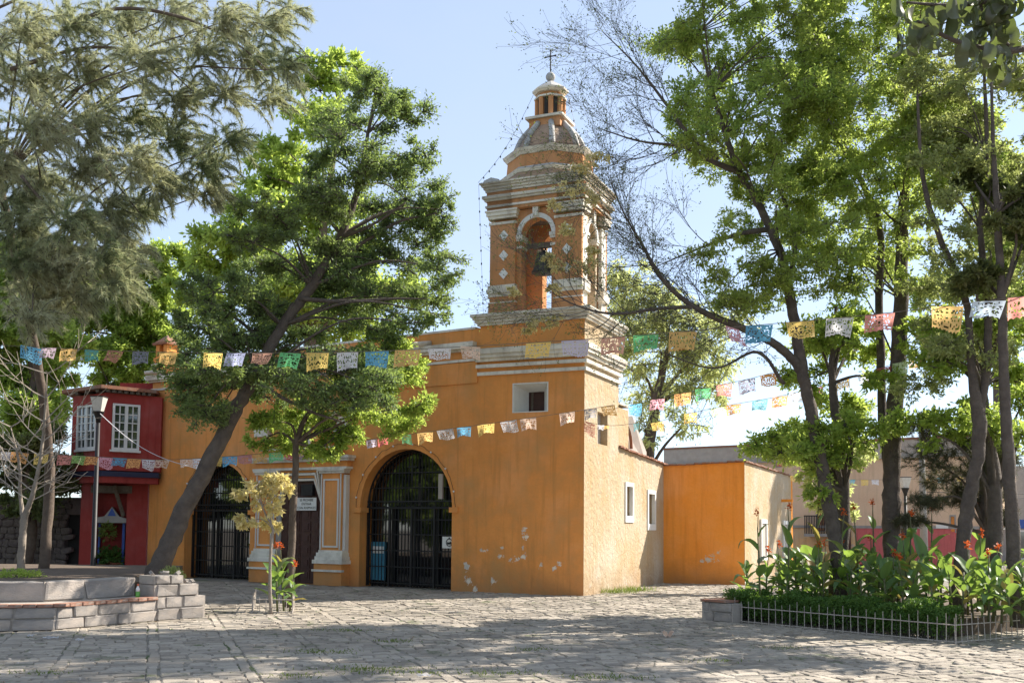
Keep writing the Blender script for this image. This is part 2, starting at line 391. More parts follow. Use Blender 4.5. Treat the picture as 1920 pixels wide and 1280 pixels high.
PA = Vector((0.945, 0.327, 0)); PB = Vector((-0.327, 0.945, 0)); PANG = math.atan2(0.327, 0.945)
stones = []
def lay():
    r = random.Random(5)
    strip = 1.06
    for i in range(-22, 30):
        a0 = i * strip
        # band of long kerb-like stones along the strip edge
        bpos = -2.0
        while bpos < 46:
            L = r.uniform(.2, .5)
            stones.append((a0 + .07 + r.uniform(-.025, .025), bpos + L / 2, .13 + r.uniform(-.03, .03), L - .012, r)); bpos += L
        bpos = -2.0
        while bpos < 46:
            dp = r.uniform(.085, .17)
            x = a0 + .145
            while x < a0 + strip - .02:
                w = min(r.uniform(.14, .4), a0 + strip - x)
                if a0 + strip - x - w < .12: w = a0 + strip - x
                stones.append((x + w / 2, bpos + dp / 2, w - .014, dp - .012, r)); x += w
            bpos += dp
lay()
kept = []
for (a, b_, w, d, r) in stones:
    p = PA * a + PB * b_
    if not (9.8 < p.y < 40): continue
    if abs(p.x) > 0.56 * p.y + 1.2: continue
    # not under the church, the benches or the bed
    q = T_IN @ p
    if q.y > 0.35 and q.x < -0.2 and q.y < 30: continue
    qn = W_N.inverted() @ p
    if qn.y > 0.3 and qn.x < 0: continue
    if p.y > 34: continue
    kept.append((p, w, d))
def view_px(p):
    v = np.array(p) - EYEP; c = v @ FW; return 960 + F * (v @ RT) / c, CY - F * (v @ UP) / c
big = sorted(kept, key=lambda t: (0 if (lambda q: -20 < q[0] < 1940 and q[1] < 1300)(view_px(t[0])) else 1, -(t[1] * t[2]) / t[0].y ** 3))
near = big[:300]; rest = big[300:]
rr = random.Random(9)
def sxf(): return rr.randrange(8), rr.uniform(-.06, .06), rr.uniform(-.009, .013), rr.uniform(-.03, .03), rr.uniform(-.02, .02)
for (p, w, d) in near:
    k, a, dz, rx, ry = sxf()
    link('paving_stone', PMESH[k], plaza, (p.x, p.y, dz), (rx, ry, PANG + a), (w, d, .045))
vv = []; ff = []; off = 0
for (p, w, d) in rest:
    k, a, dz, rx, ry = sxf()
    vs, fs = PT[k] if p.y < 15.5 else PT4[k]; ca, sa = math.cos(PANG + a), math.sin(PANG + a)
    x = vs[:, 0] * w; y = vs[:, 1] * d; z = vs[:, 2] * .045 + x * ry + y * rx
    vv.append(np.stack([p.x + x * ca - y * sa, p.y + x * sa + y * ca, dz + z], 1))
    ff.extend([tuple(i + off for i in f) for f in fs]); off += len(vs)
me = bpy.data.meshes.new('paving_stones'); me.from_pydata(np.concatenate(vv).tolist(), [], ff); me.materials.append(MAT['paver']); me.update()
tag(link('paving_stones', me, plaza), kind='stuff')

# ------------------------------------------------------------------ church
church = thing('church', 'ochre colonial church with white trimmed belfry tower and dome', 'church', CC, -YT)
def arch_pts(xc, r, zs, n=20, a0=math.pi, a1=0.0): return [(xc + r * math.cos(a0 + (a1 - a0) * i / n), zs + r * math.sin(a0 + (a1 - a0) * i / n)) for i in range(n + 1)]
def wall_arches(mb, x0, x1, z0, z1, ops, y0, y1):
    """wall slab front y0, back y1, with arched openings ops = (xc, half width, spring z)"""
    ops = sorted(ops); cur = x0
    def slab(a, b_, za, zb):
        if b_ - a > 1e-4: mb.box(a, b_, y0, y1, za, zb)
    for (xc, hw, zs) in ops:
        slab(cur, xc - hw, z0, z1)
        ap = arch_pts(xc, hw, zs)
        for (xa, za), (xb, zb) in zip(ap[:-1], ap[1:]):
            mb.add([(xa, y0, za), (xb, y0, zb), (xb, y0, z1), (xa, y0, z1), (xa, y1, za), (xb, y1, zb), (xb, y1, z1), (xa, y1, z1)],
                   [(0, 1, 2, 3), (7, 6, 5, 4), (0, 4, 5, 1), (3, 2, 6, 7)])
        cur = xc + hw
    slab(cur, x1, z0, z1)
# nave facade (own bearing)
n = MB(N2T)
GR = (-2.58, 1.63, 2.28); GL = (-10.15, 1.5, 2.21)
wall_arches(n, -13.45, -0.02, -0.1, 7.1, [GR, GL], 0.0, 0.55)
# door opening is cut by leaving the wall behind the portal: a dark door leaf is set in front of it
n.build('facade_wall', 'ochre', church)
n = MB(N2T); n.box(-13.55, -0.25, -0.02, 0.6, 7.1, 7.16); n.build('parapet_cap', 'cornice', church)
n = MB(N2T)
n.prism([(-13.55, 6.50), (-0.2, 6.50), (-0.2, 6.56), (-13.55, 6.56)], -0.10, 0.02)
n.prism([(-13.6, 6.563), (-0.2, 6.563), (-0.2, 6.74), (-13.6, 6.74)], -0.2, 0.02)
n.build('facade_cornice', 'cornice', church)
n = MB(N2T); n.box(-13.5, -0.22, -0.055, 0.02, 6.22, 6.29); n.build('string_course', 'white', church)
n = MB(N2T); n.box(-4.5, -0.15, -0.035, 0.02, 5.62, 6.2); n.build('plaster_band', 'ochre', church)
# rest of the nave: side and back so that it stands as a volume
n = MB(N2T); n.box(-13.45, -12.9, 0.56, 16, -0.1, 6.9); n.build('nave_wall', 'ochre', church)
n = MB(N2T); n.box(-12.9, -3.2, 3.2, 9.0, 6.45, 6.8); n.build('nave_roof', 'roof_flat', church)
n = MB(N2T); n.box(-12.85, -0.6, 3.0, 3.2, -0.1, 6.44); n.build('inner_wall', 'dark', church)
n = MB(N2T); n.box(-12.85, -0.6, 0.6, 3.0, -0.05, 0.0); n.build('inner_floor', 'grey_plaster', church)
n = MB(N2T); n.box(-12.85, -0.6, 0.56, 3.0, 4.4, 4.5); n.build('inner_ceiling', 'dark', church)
# water spouts
for s, z in ((-1.75, 6.84), (-12.9, 6.86)):
    n = MB(N2T); n.tube([(s, 0.0, z), (s - .25, -0.34, z - .06), (s - .35, -.52, z - .1)], [.075, .07, .06], 8); n.build('water_spout', 'cornice', church, True)
# small bell-cot on the left end of the parapet
n = MB(N2T); n.box(-13.4, -12.75, -0.05, .55, 7.17, 7.34); n.box(-13.35, -13.18, 0.0, .5, 7.34, 7.78); n.box(-12.97, -12.8, 0.0, .5, 7.34, 7.78); n.box(-13.18, -12.97, .2, .5, 7.34, 7.78)
cot = n.build('roof_turret', 'ochre', church)
n = MB(N2T); n.box(-13.45, -12.7, -.08, .58, 7.785, 7.86); n.add([(-13.4, -.05, 7.862), (-12.75, -.05, 7.862), (-12.75, .55, 7.862), (-13.4, .55, 7.862), (-13.08, .25, 8.15)], [(0, 1, 4), (1, 2, 4), (2, 3, 4), (3, 0, 4), (0, 3, 2, 1)]); n.build('turret_cap', 'tile', cot)

# --- gates
def gate(op, label, nmain, sign=None, panel=None):
    xc, hw, zs = op
    gt = link('gate', None, church); gt.empty_display_size = .2
    if label: gt['label'] = label
    y = 0.34
    def bar(x0, x1, z0, z1, t=.014, yy=y, nm='bar'):
        MB(N2T).box(x0, x1, yy - t, yy + t, z0, z1).build(nm, 'iron', gt, fix=False)
    xs = np.arange(xc - hw + .09, xc + hw - .03, .118)
    for x in xs:
        top = zs + math.sqrt(max(0, (hw - .02) ** 2 - (x - xc) ** 2))
        bar(x - .009, x + .009, 0.03, top - .02, .009)
    for k in range(nmain + 1):
        x = xc - hw + .035 + (2 * hw - .07) * k / nmain
        bar(x - .033, x + .033, 0.02, zs + .04, .03, nm='post')
    for z in (.12, .58, 1.04, 1.5, 1.92): bar(xc - hw + .01, xc + hw - .01, z - .014, z + .014, .016, nm='rail')
    bar(xc - hw + .005, xc + hw - .005, zs - .05, zs + .0, .04, nm='transom'); bar(xc - hw + .005, xc + hw - .005, zs + .14, zs + .18, .035, nm='transom')
    for z in (zs + .55, zs + .98):
        w = math.sqrt((hw - .03) ** 2 - (z - zs) ** 2); bar(xc - w, xc + w, z - .013, z + .013, .016, nm='rail')
    # scrolls between the transoms
    mb = MB(N2T)
    for k in range(14):
        x = xc - hw + .12 + (2 * hw - .24) * k / 13
        mb.tube([(x + .055 * math.cos(a), y, zs + .07 + .055 * math.sin(a)) for a in np.linspace(0, 6.28, 11)], .008, 5)
    mb.build('scrollwork', 'iron', gt)
    mb = MB(N2T); mb.tube([(x, y, z) for x, z in arch_pts(xc, hw - .02, zs, 28)], .03, 6); mb.tube([(x, y, z) for x, z in arch_pts(xc, hw - .26, zs + .18, 24)], .012, 5); mb.build('arch_bar', 'iron', gt)
    # small iron cross in the lunette
    mb = MB(N2T); mb.box(xc - .02, xc + .02, y - .03, y - .012, zs + .7, zs + 1.4); mb.box(xc - .16, xc + .16, y - .03, y - .012, zs + 1.12, zs + 1.16); mb.build('cross', 'iron', gt)
    # glazed doors behind the bars
    gl = []
    for k in range(nmain):
        xa = xc - hw + .04 + (2 * hw - .08) * k / nmain; xb = xc - hw + .04 + (2 * hw - .08) * (k + 1) / nmain
        MB(N2T).box(xa + .045, xb - .045, .50, .512, .1, zs - .02).build('glass_pane', 'glass', gt, fix=False)
        mb = MB(N2T)
        for (a, b2, c, d) in ((xa, xa + .045, .05, zs), (xb - .045, xb, .05, zs), (xa + .045, xb - .045, .05, .1), (xa + .045, xb - .045, zs - .02, zs)): mb.box(a, b2, .485, .525, c, d)
        mb.build('pane_frame', 'iron', gt, fix=False)
    ap = arch_pts(xc, hw - .01, zs + .02, 24)
    MB(N2T).prism(ap, .50, .512).build('glass_lunette', 'glass', gt)
    return gt
g1 = gate(GR, 'black iron gate with glass behind, right of the portal', 4)
g2 = gate(GL, 'black iron gate with glass behind, left of the portal', 3)
# imposts and the string of fairy lights along each arch
for (xc, hw, zs) in (GR, GL):
    for s in (-1, 1):
        n = MB(N2T); xa = xc + s * hw; n.box(min(xa - s * .07, xa + s * .22), max(xa - s * .07, xa + s * .22), -.05, .3, zs - .16, zs - .02); n.build('impost', 'ochre', church)
    lt = link('light_string', None, church)
    pts = arch_pts(xc, hw + .13, zs, 40)
    MB(N2T).tube([(x + random.uniform(-.03, .03), -.03, z + random.uniform(-.03, .03)) for x, z in pts], .006, 4).build('cable', 'iron', lt)
    for x, z in pts[2::5]:
        MB(N2T).lathe([(.0, -.03), (.028, -.01), (.028, .015), (.0, .03)], (x, -.05, z), 8).build('bulb', 'paper_white', lt, True)
# gate signs
def text_mesh(name, s, size, mat, parent, M, loc, align='CENTER'):
    cu = bpy.data.curves.new(name, 'FONT'); cu.body = s; cu.size = size; cu.align_x = align; cu.align_y = 'CENTER'; cu.extrude = .0015
    o = bpy.data.objects.new(name, cu); col.objects.link(o)
    dg = bpy.context.evaluated_depsgraph_get(); me = bpy.data.meshes.new_from_object(o.evaluated_get(dg))
    bpy.data.objects.remove(o); bpy.data.curves.remove(cu)
    me.transform(M @ Matrix.Translation(loc) @ Matrix.Rotation(math.pi / 2, 4, 'X')); me.materials.clear(); me.materials.append(MAT[mat])
    return link(name, me, parent)
sg = MB(N2T).box(-1.47, -1.0, .29, .30, 1.14, 1.46).build('gate_sign', 'paper_white', church); sg['label'] = 'white square sign with round black emblem on right gate'
mb = MB(N2T); mb.tube([(-1.23 + .1 * math.cos(a), .284, 1.3 + .1 * math.sin(a)) for a in np.linspace(0, 6.28, 21)], .012, 5); mb.prism([(-1.3, 1.25), (-1.16, 1.25), (-1.15, 1.3), (-1.19, 1.33), (-1.23, 1.3), (-1.3, 1.31)], .28, .288); mb.prism([(-1.26, 1.41), (-1.2, 1.41), (-1.23, 1.45)], .28, .288); mb.build('emblem', 'ink', sg)
sg = MB(N2T).box(-8.98, -8.72, .29, .30, 1.15, 1.5).build('gate_sign', 'paper_white', church); sg['label'] = 'small white notice with round emblem on left gate'
mb = MB(N2T); mb.tube([(-8.85 + .08 * math.cos(a), .284, 1.34 + .09 * math.sin(a)) for a in np.linspace(0, 6.28, 21)], .01, 5); mb.build('emblem', 'ink', sg)
MAT['board_blue'] = simple('blue_board', (0.03, 0.16, 0.26), (0.05, 0.22, 0.3), 2, 0.6)
bd = thing('notice_board', 'blue notice board standing behind the bars of the right gate', 'board', W_N @ V(-3.85, .44, 0), -YN)
MB().box(-.27, .27, -.015, .015, .18, 1.28).build('board', 'board_blue', bd); 
for x in (-.24, .24): MB().box(x - .02, x + .02, .016, .04, 0.0, 1.2).build('leg', 'iron', bd)
MB().box(-.2, .2, -.02, -.016, .95, 1.15).build('paper', 'paper_white', bd)
# grey loudspeaker column hanging in the right arch
MB(N2T).box(-1.62, -1.48, .27, .33, 2.5, 3.2).build('loudspeaker', 'grey_plaster', church)['label'] = 'slim grey column loudspeaker hanging in the right arch'

# --- portal
XD = -6.45       # door axis
po = link('portal', None, church)
mb = MB(N2T); mb.box(XD - .86, XD + .86, -.02, .0, 0.0, 3.1)
door = link('door', None, church)
for s in (-1, 1):
    MB(N2T).box(min(XD, XD + s * .82) + .008, max(XD, XD + s * .82) - .008, -.05, -.003, .02, 3.06).build('door_leaf', 'door_wood', door)
    for i in range(8):
        for j in range(2):
            xa = XD + s * (.06 + j * .39); xb = xa + s * .33; z0 = .12 + i * .362
            mb = MB(N2T); x0, x1 = min(xa, xb), max(xa, xb)
            mb.box(x0, x1, -.072, -.052, z0, z0 + .29); mb.box(x0 + .07, x1 - .07, -.09, -.073, z0 + .06, z0 + .23)
            mb.build('panel', 'door_wood', door)
n = MB(N2T); n.box(XD + .1, XD + .56, -.2, -.09, 2.62, 2.95); n.build('door_lamp_box', 'iron', church)
ds = MB(N2T).box(XD - .12, XD + .66, -.13, -.115, 2.18, 2.56).build('door_sign', 'paper_white', church); ds['label'] = 'white notice with three lines of lettering on the door'
for i, s in enumerate(('SE PROHIBE', 'ENTRAR', 'CON ANIMALES')):
    text_mesh('lettering', s, .105, 'ink', ds, N2T, V(XD + .27, -.132, 2.485 - i * .115))
# mixtilinear frame: chamfered lintel in stepped mouldings
for k, (o, y0, mt) in enumerate(((0.0, -.16, 'white'), (.09, -.2, 'ochre'), (.16, -.24, 'white'), (.25, -.21, 'ochre'), (.31, -.26, 'white'))):
    w = .055 if mt == 'white' else .04
    inner = [(XD - .84 - o, 0.9), (XD - .84 - o, 2.42 + o * .5), (XD - .56 - o * .6, 3.06 + o), (XD + .56 + o * .6, 3.06 + o), (XD + .84 + o, 2.42 + o * .5), (XD + .84 + o, 0.9)]
    o2 = o + w + .015
    outer = [(XD - .84 - o2, 0.9), (XD - .84 - o2, 2.42 + o2 * .5), (XD - .56 - o2 * .6, 3.06 + o2), (XD + .56 + o2 * .6, 3.06 + o2), (XD + .84 + o2, 2.42 + o2 * .5), (XD + .84 + o2, 0.9)]
    if k > 1: inner, outer = inner[1:5], outer[1:5]
    clp = lambda L_: [(max(XD - .925, min(XD + .925, x)), z) for x, z in L_]
    inner, outer = clp(inner), clp(outer)
    mb = MB(N2T)
    for i in range(len(inner) - 1): mb.prism([inner[i], inner[i + 1], outer[i + 1], outer[i]], y0 + i * .0015, 0.0 - i * .001)
    mb.build('door_moulding', mt, po)
for s in (-1, 1):      # spandrels above the chamfers
    mb = MB(N2T); mb.prism([(XD + s * .92, 2.7), (XD + s * .92, 3.38), (XD + s * .45, 3.38), (XD + s * .6, 3.1)], -.12, -.001); mb.build('spandrel', 'white', po)
for s in (-1, 1):
    xc = XD + s * 1.33
    MB(N2T).box(xc - .40, xc + .40, -.22, .02, 1.02, 3.26).build('pilaster', 'ochre', po)
    mb = MB(N2T)      # raised white panel frame
    for (a, b2, c, d) in ((-.3, -.25, 1.1, 3.1), (.25, .3, 1.1, 3.1), (-.25, .25, 1.1, 1.15), (-.25, .25, 3.05, 3.1)): mb.box(xc + a, xc + b2, -.25, -.2, c, d)
    for q in ((-.395, -.36), (.345, .38)): mb.box(xc + q[0], xc + q[1], -.245, -.2, 1.04, 3.24)
    mb.box(xc + .405, xc + .5, -.16, .01, 1.02, 3.22)
    mb.build('panel_moulding', 'white_clean', po)
    mb = MB(N2T)      # capital
    mb.box(xc - .45, xc + .5, -.27, .02, 3.262, 3.33); mb.box(xc - .48, xc + .54, -.31, .02, 3.332, 3.38); mb.build('capital', 'white', po)
    # plinth: stacked mouldings
    prof = [(-.43, .50, .95, 1.02, .26), (-.47, .53, .84, .948, .31), (-.49, .56, .74, .838, .35), (-.54, .6, .63, .738, .4)]
    mb = MB(N2T)
    for (a, b2, c, d, y) in prof: mb.box(xc + a, xc + b2, -y, .01, c, d)
    mb.build('pilaster_base', 'white', po)
    MB(N2T).box(xc - .5, xc + .56, -.36, .01, .0, .628).build('plinth', 'ochre', po)
    MB(N2T).box(xc - .55, xc + .61, -.41, -.3, .40, .46).build('plinth_moulding', 'white', po)
# entablature and upper stage
for (a, b2, c, d, y, mt) in ((-1.85, 1.95, 3.383, 3.45, .3, 'white'), (-1.8, 1.9, 3.452, 3.62, .2, 'ochre'), (-1.92, 2.0, 3.622, 3.7, .3, 'white'), (-1.98, 2.06, 3.702, 3.78, .36, 'white'),
                             (-1.6, 1.6, 3.782, 4.0, .2, 'ochre'), (-1.65, 1.65, 4.002, 4.06, .24, 'white'), (-1.2, 1.2, 4.062, 4.9, .16, 'ochre'), (-1.4, 1.4, 4.902, 5.0, .26, 'white'), (-1.5, 1.5, 5.002, 5.06, .31, 'white')):
    MB(N2T).box(XD + a, XD + b2, -y, -.002, c, d).build('entablature', mt, po)
for s in (-1, 1):      # stepped white shoulders of the upper stage
    mb = MB(N2T)
    for i in range(4): mb.box(XD + s * 1.62 - .28 + i * .05 * s, XD + s * 1.62 + .28 - .03 * i, -.22 + i * .02, -.003, 4.45 + i * .12, 4.45 + i * .12 + .117)
    mb.build('shoulder', 'white', po)
fw_ = link('facade_window', None, church)
MB(N2T).box(XD - .42, XD + .42, -.2, -.162, 4.1, 4.82).build('frame', 'white', fw_); MB(N2T).box(XD - .34, XD + .34, -.215, -.201, 4.16, 4.76).build('pane', 'wglass', fw_)

# --- tower shaft: front in ochre, sunny side in cream with sunlight put into the colour
TW, TD = 3.0, 2.83
t = MB()
# front wall with splayed window opening
wx0, wx1, wz0, wz1 = -2.01, -1.025, 4.775, 5.53
t.box(-TW, wx0, 0, .6, -.1, 7.15); t.box(wx1, -.004, 0, .6, -.1, 7.15); t.box(wx0, wx1, 0, .6, -.1, wz0); t.box(wx0, wx1, 0, .6, wz1, 7.15)
t.box(-TW, -2.6, .601, TD, -.1, 7.15); t.box(-2.6, -.2, 2.4, TD, -.1, 7.15); t.box(-2.6, -.2, .602, 2.4, 7.0, 7.14)
t.build('tower_wall', 'ochre', church)
# sunny side of the tower, lighter colour carries the sunlight
s_ = MB()
nz0, nz1, ny0, ny1 = 3.98, 4.84, 1.02, 1.86
s_.box(-.3, 0.0, .002, ny0, -.1, 7.149); s_.box(-.3, 0.0, ny1, TD, -.1, 7.149); s_.box(-.3, 0.0, ny0, ny1, -.1, nz0); s_.box(-.3, 0.0, ny0, ny1, nz1, 7.149)
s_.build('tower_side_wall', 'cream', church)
sw = link('tower_niche', None, church)
MB().box(-.26, -.2, ny0 - .02, ny1 + .02, nz0 - .02, nz1 + .02).build('panel', 'grey_plaster', sw)
# splayed white reveal
ix0, ix1, iz0, iz1, idp = -1.77, -1.32, 4.85, 5.36, .5
tw_ = link('tower_window', None, church)
o_ = [(wx0, .002, wz0), (wx1, .002, wz0), (wx1, .002, wz1), (wx0, .002, wz1)]; i_ = [(ix0, idp, iz0), (ix1, idp, iz0), (ix1, idp, iz1), (ix0, idp, iz1)]
MB().add(o_ + i_, [(k, (k + 1) % 4, (k + 1) % 4 + 4, k + 4) for k in range(4)]).build('reveal', 'white_clean', tw_, fix=False)
fr = MB()
for (a, b2, c, d) in ((wx0 - .02, wx0 + .015, wz0 - .015, wz1 + .02), (wx1 - .015, wx1 + .02, wz0 - .015, wz1 + .02), (wx0 + .015, wx1 - .015, wz1 - .01, wz1 + .02), (wx0 + .015, wx1 - .015, wz0 - .015, wz0 + .01)): fr.box(a, b2, -.012, .01, c, d)
fr.build('frame', 'white_clean', tw_)
MB().box(ix0 - .05, ix1 + .05, idp + .06, idp + .08, iz0 - .05, iz1 + .05).build('shutter', 'door_wood', tw_)
MB().box(ix0 + .05, ix0 + .11, idp + .045, idp + .058, iz0, iz1).build('mullion', 'wood_beam', tw_)
# string courses and cornices round the tower
def ring_box(mb, e, z0, z1, u0=-TW, u1=0.0, t0=0.0, t1=TD): mb.box(u0 - e, u1 + e, t0 - e, t1 + e, z0, z1)
for (e, z0, z1) in ((.06, 5.80, 5.89), (.09, 6.0, 6.09)):
    mb = MB(); ring_box(mb, e, z0, z1); mb.build('string_course', 'white', church)
mb = MB()
for (e, z0, z1) in ((.10, 6.17, 6.26), (.16, 6.262, 6.36), (.2, 6.362, 6.47), (.15, 6.472, 6.52)): ring_box(mb, e, z0, z1)
mb.build('tower_cornice', 'cornice', church)
mb = MB()
for (e, z0, z1) in ((.07, 7.151, 7.22), (.12, 7.222, 7.3), (.17, 7.302, 7.37), (.22, 7.372, 7.45)): ring_box(mb, e, z0, z1)
mb.build('tower_cornice', 'cornice', church)

# --- belfry
U0, U1, B0, B1, ZB, ZT = -2.80, -.14, .12, 2.16, 7.451, 10.75
UC, BC = (U0 + U1) / 2, (B0 + B1) / 2
bel = link('belfry', None, church)
HWF = .44; ZS = 9.6
CUT = .55
def face_frame(k):
    """local frame of a belfry face: x along the face, y inwards, origin at its middle on the ground line"""
    if k == 0: return Matrix.Translation((UC, B0, 0)), (U1 - U0)
    if k == 1: return Matrix.Translation((U1, BC, 0)) @ Matrix.Rotation(math.pi / 2, 4, 'Z'), (B1 - B0)
    if k == 2: return Matrix.Translation((UC, B1, 0)) @ Matrix.Rotation(math.pi, 4, 'Z'), (U1 - U0)
    return Matrix.Translation((U0, BC, 0)) @ Matrix.Rotation(-math.pi / 2, 4, 'Z'), (B1 - B0)
for k in range(4):
    Mf, W = face_frame(k); h = W / 2
    hw = HWF if k % 2 == 0 else .34
    zs = ZS if k % 2 == 0 else ZS + .05
    y0 = .1
    wm = 'ochre_belfry' if k != 1 else 'cream'  # right face wears the cream with sunlight painted in
    mb = MB(Mf)
    e = .0 if k % 2 == 0 else .45
    wall_arches(mb, -h + y0 + e, h - y0 - e, ZB, ZT, [(0, hw, zs)], y0, y0 + .32)
    mb.build('belfry_wall', wm, bel)
    pw = (h - hw - .14) if k % 2 == 0 else .34
    if k % 2 == 0:
        for s in (-1, 1):
            xa = s * h; xb = s * (h - pw); a, b2 = min(xa, xb), max(xa, xb)
            mb = MB(Mf)
            mb.box(a + .002, b2, -.002, y0 - .002, ZB, 10.0); mb.build('pilaster', 'ochre_belfry', bel)
            mb = MB(Mf); mb.box(a - .03, b2 + .03, -.04, y0 - .001, 7.95, 8.04); mb.box(a - .06, b2 + .05, -.08, y0 - .001, 8.042, 8.16); mb.box(a - .04, b2 + .03, -.05, y0 - .001, 8.162, 8.26); mb.build('pilaster_base', 'cornice', bel)
            mb = MB(Mf); mb.box(a - .02, b2 + .02, -.03, y0 - .001, ZB, 7.77); mb.build('pedestal', 'ochre_belfry', bel)
            mb = MB(Mf); mb.box(a - .03, b2 + .03, -.045, y0 - .001, 7.772, 7.8); mb.build('pedestal_line', 'white', bel)
            mb = MB(Mf); mb.box(a - .03, b2 + .02, -.03, y0 - .001, 9.93, 10.0); mb.box(a - .04, b2 + .04, -.06, y0 - .001, 10.09, 10.17); mb.box(a - .08, b2 + .07, -.1, y0 - .001, 10.172, 10.27); mb.box(a - .11, b2 + .09, -.13, y0 - .001, 10.272, 10.32); mb.build('capital', 'cornice', bel)
            xm = (a + b2) / 2 - s * .04
            for z in (9.62, 9.07, 8.57):
                mb = MB(Mf); mb.prism([(xm - .135, z), (xm, z - .15), (xm + .135, z), (xm, z + .15)], -.022, 0.0); mb.build('diamond', 'paper_white', bel)
    else:
        for s in (-1, 1):
            xa = s * (h - .1); xb = s * (h - .1 - pw); a, b2 = min(xa, xb), max(xa, xb)
            mb = MB(Mf); mb.box(a, b2, 0.0, y0 - .002, ZB, 10.0); mb.build('pilaster', 'white' if k == 1 else 'ochre_belfry', bel)  # right face pilasters painted white to look sunlit
            mb = MB(Mf); mb.box(a - .06, b2 + .03, -.08, y0 - .001, 7.95, 8.26); mb.build('pilaster_base', 'cornice', bel)
            mb = MB(Mf); mb.box(a - .06, b2 + .05, -.07, y0 - .001, 10.09, 10.2); mb.box(a - .08, b2 + .07, -.11, y0 - .001, 10.202, 10.32); mb.build('capital', 'cornice', bel)
            for z in (9.62, 9.07, 8.57):
                mb = MB(Mf); xm = (a + b2) / 2; mb.prism([(xm - .1, z), (xm, z - .13), (xm + .1, z), (xm, z + .13)], -.02, .002); mb.build('diamond', 'paper_white', bel)
    # archivolt, imposts, keystone
    mb = MB(Mf)
    ia = arch_pts(0, hw + .004, zs, 22); oa = arch_pts(0, hw + .125, zs, 22)
    for i in range(22): mb.prism([ia[i], ia[i + 1], oa[i + 1], oa[i]], y0 - .05, y0 + .03)
    mb.build('archivolt', 'white_clean', bel)
    for s in (-1, 1):
        mb = MB(Mf); a, b2 = sorted((s * (hw - .05), s * (hw + .15)))
        mb.box(a, b2, y0 - .07, y0 + .34, zs - .1, zs - .003); mb.box(a + .015, b2 - .015, y0 - .05, y0 + .33, zs - .16, zs - .102); mb.box(a + .02, b2 - .02, y0 - .03, y0 + .33, zs - .36, zs - .29); mb.build('impost', 'white', bel)
    mb = MB(Mf); mb.prism([(-.07, zs + hw + .03), (.07, zs + hw + .03), (.1, 10.7), (-.1, 10.7)], y0 - .11, y0 - .002); mb.build('keystone', 'white', bel)
# entablature rings, breaking forward over the pilasters
def bring(e, z0, z1, name, mt, brk=.05):
    mb = MB(); mb.box(U0 - e + .1, U1 + e - .1, B0 - e + .1, B1 + e - .1, z0, z1)
    if brk:
        for s in (-1, 1):
            xa = UC + s * ((U1 - U0) / 2 + e - .05); xb = UC + s * (HWF + .2)
            mb.box(min(xa, xb), max(xa, xb), B0 - e + .1 - brk, B1 + e - .1 + brk, z0 + .001, z1 - .001)
            ya = BC + s * ((B1 - B0) / 2 + e - .05); yb = BC + s * .42
            mb.box(U0 - e + .1 - brk, U1 + e - .1 + brk, min(ya, yb), max(ya, yb), z0 + .002, z1 - .002)
    return mb.build(name, mt, bel)
bring(.12, 10.323, 10.4, 'frieze', 'ochre_belfry'); bring(.16, 10.402, 10.46, 'string_course', 'white'); bring(.12, 10.462, 10.58, 'frieze', 'ochre_belfry')
bring(.18, 10.582, 10.64, 'string_course', 'cornice'); bring(.23, 10.642, 10.72, 'string_course', 'cornice')
bring(.13, 10.722, 10.83, 'frieze', 'ochre_belfry')
for i, (e, z0, z1) in enumerate(((.16, 10.832, 10.9), (.2, 10.902, 10.97), (.245, 10.972, 11.03), (.29, 11.032, 11.08))): bring(e, z0, z1, 'belfry_cornice', 'cornice', .05)
MB().box(U0 + .1, U1 - .1, B0 + .1, B1 - .1, 10.3, 10.32).build('belfry_ceiling', 'wood_beam', bel)
# little stone blocks on the corners of the cornice
for (x, y) in ((U0 + .06, B0 + .04), (U1 - .06, B0 + .04), (U0 + .06, B1 - .04), (U1 - .06, B1 - .04)):
    mb = MB(); mb.prism([(x - .24, 11.082), (x + .24, 11.082), (x + .22, 11.17), (x, 11.24), (x - .22, 11.17)], y - .16, y + .16); mb.build('corner_block', 'dome_rib', bel)
# bell and beam
MB().tube([(UC - .8, B0 + .55, 9.4), (UC + .8, B0 + .55, 9.42)], .07, 8).build('beam', 'wood_beam', bel)
bell = thing('bell', 'dark bronze bell hanging in the front arch of the belfry', 'bell', W_T @ V(UC + .03, B0 + .55, 8.62), -YT)
MB().lathe([(.33, 0), (.335, .03), (.29, .1), (.25, .25), (.22, .42), (.19, .52), (.12, .58), (.05, .6), (.05, .64), (.0, .65)], (0, 0, 0), 20).build('bell_body', 'bronze', bell, True)
MB().tube([(-.05, 0, .63), (-.05, 0, .8), (.05, 0, .8), (.05, 0, .63)], .025, 6).build('yoke', 'iron', bell)
MB().lathe([(.0, -.08), (.05, -.05), (.05, .0), (.015, .03), (.015, .4), (0, .41)], (0, 0, 0), 8).build('clapper', 'iron', bell)
MB().box(-.3, .3, -.06, .06, .7, .78).build('stock', 'wood_beam', bell)
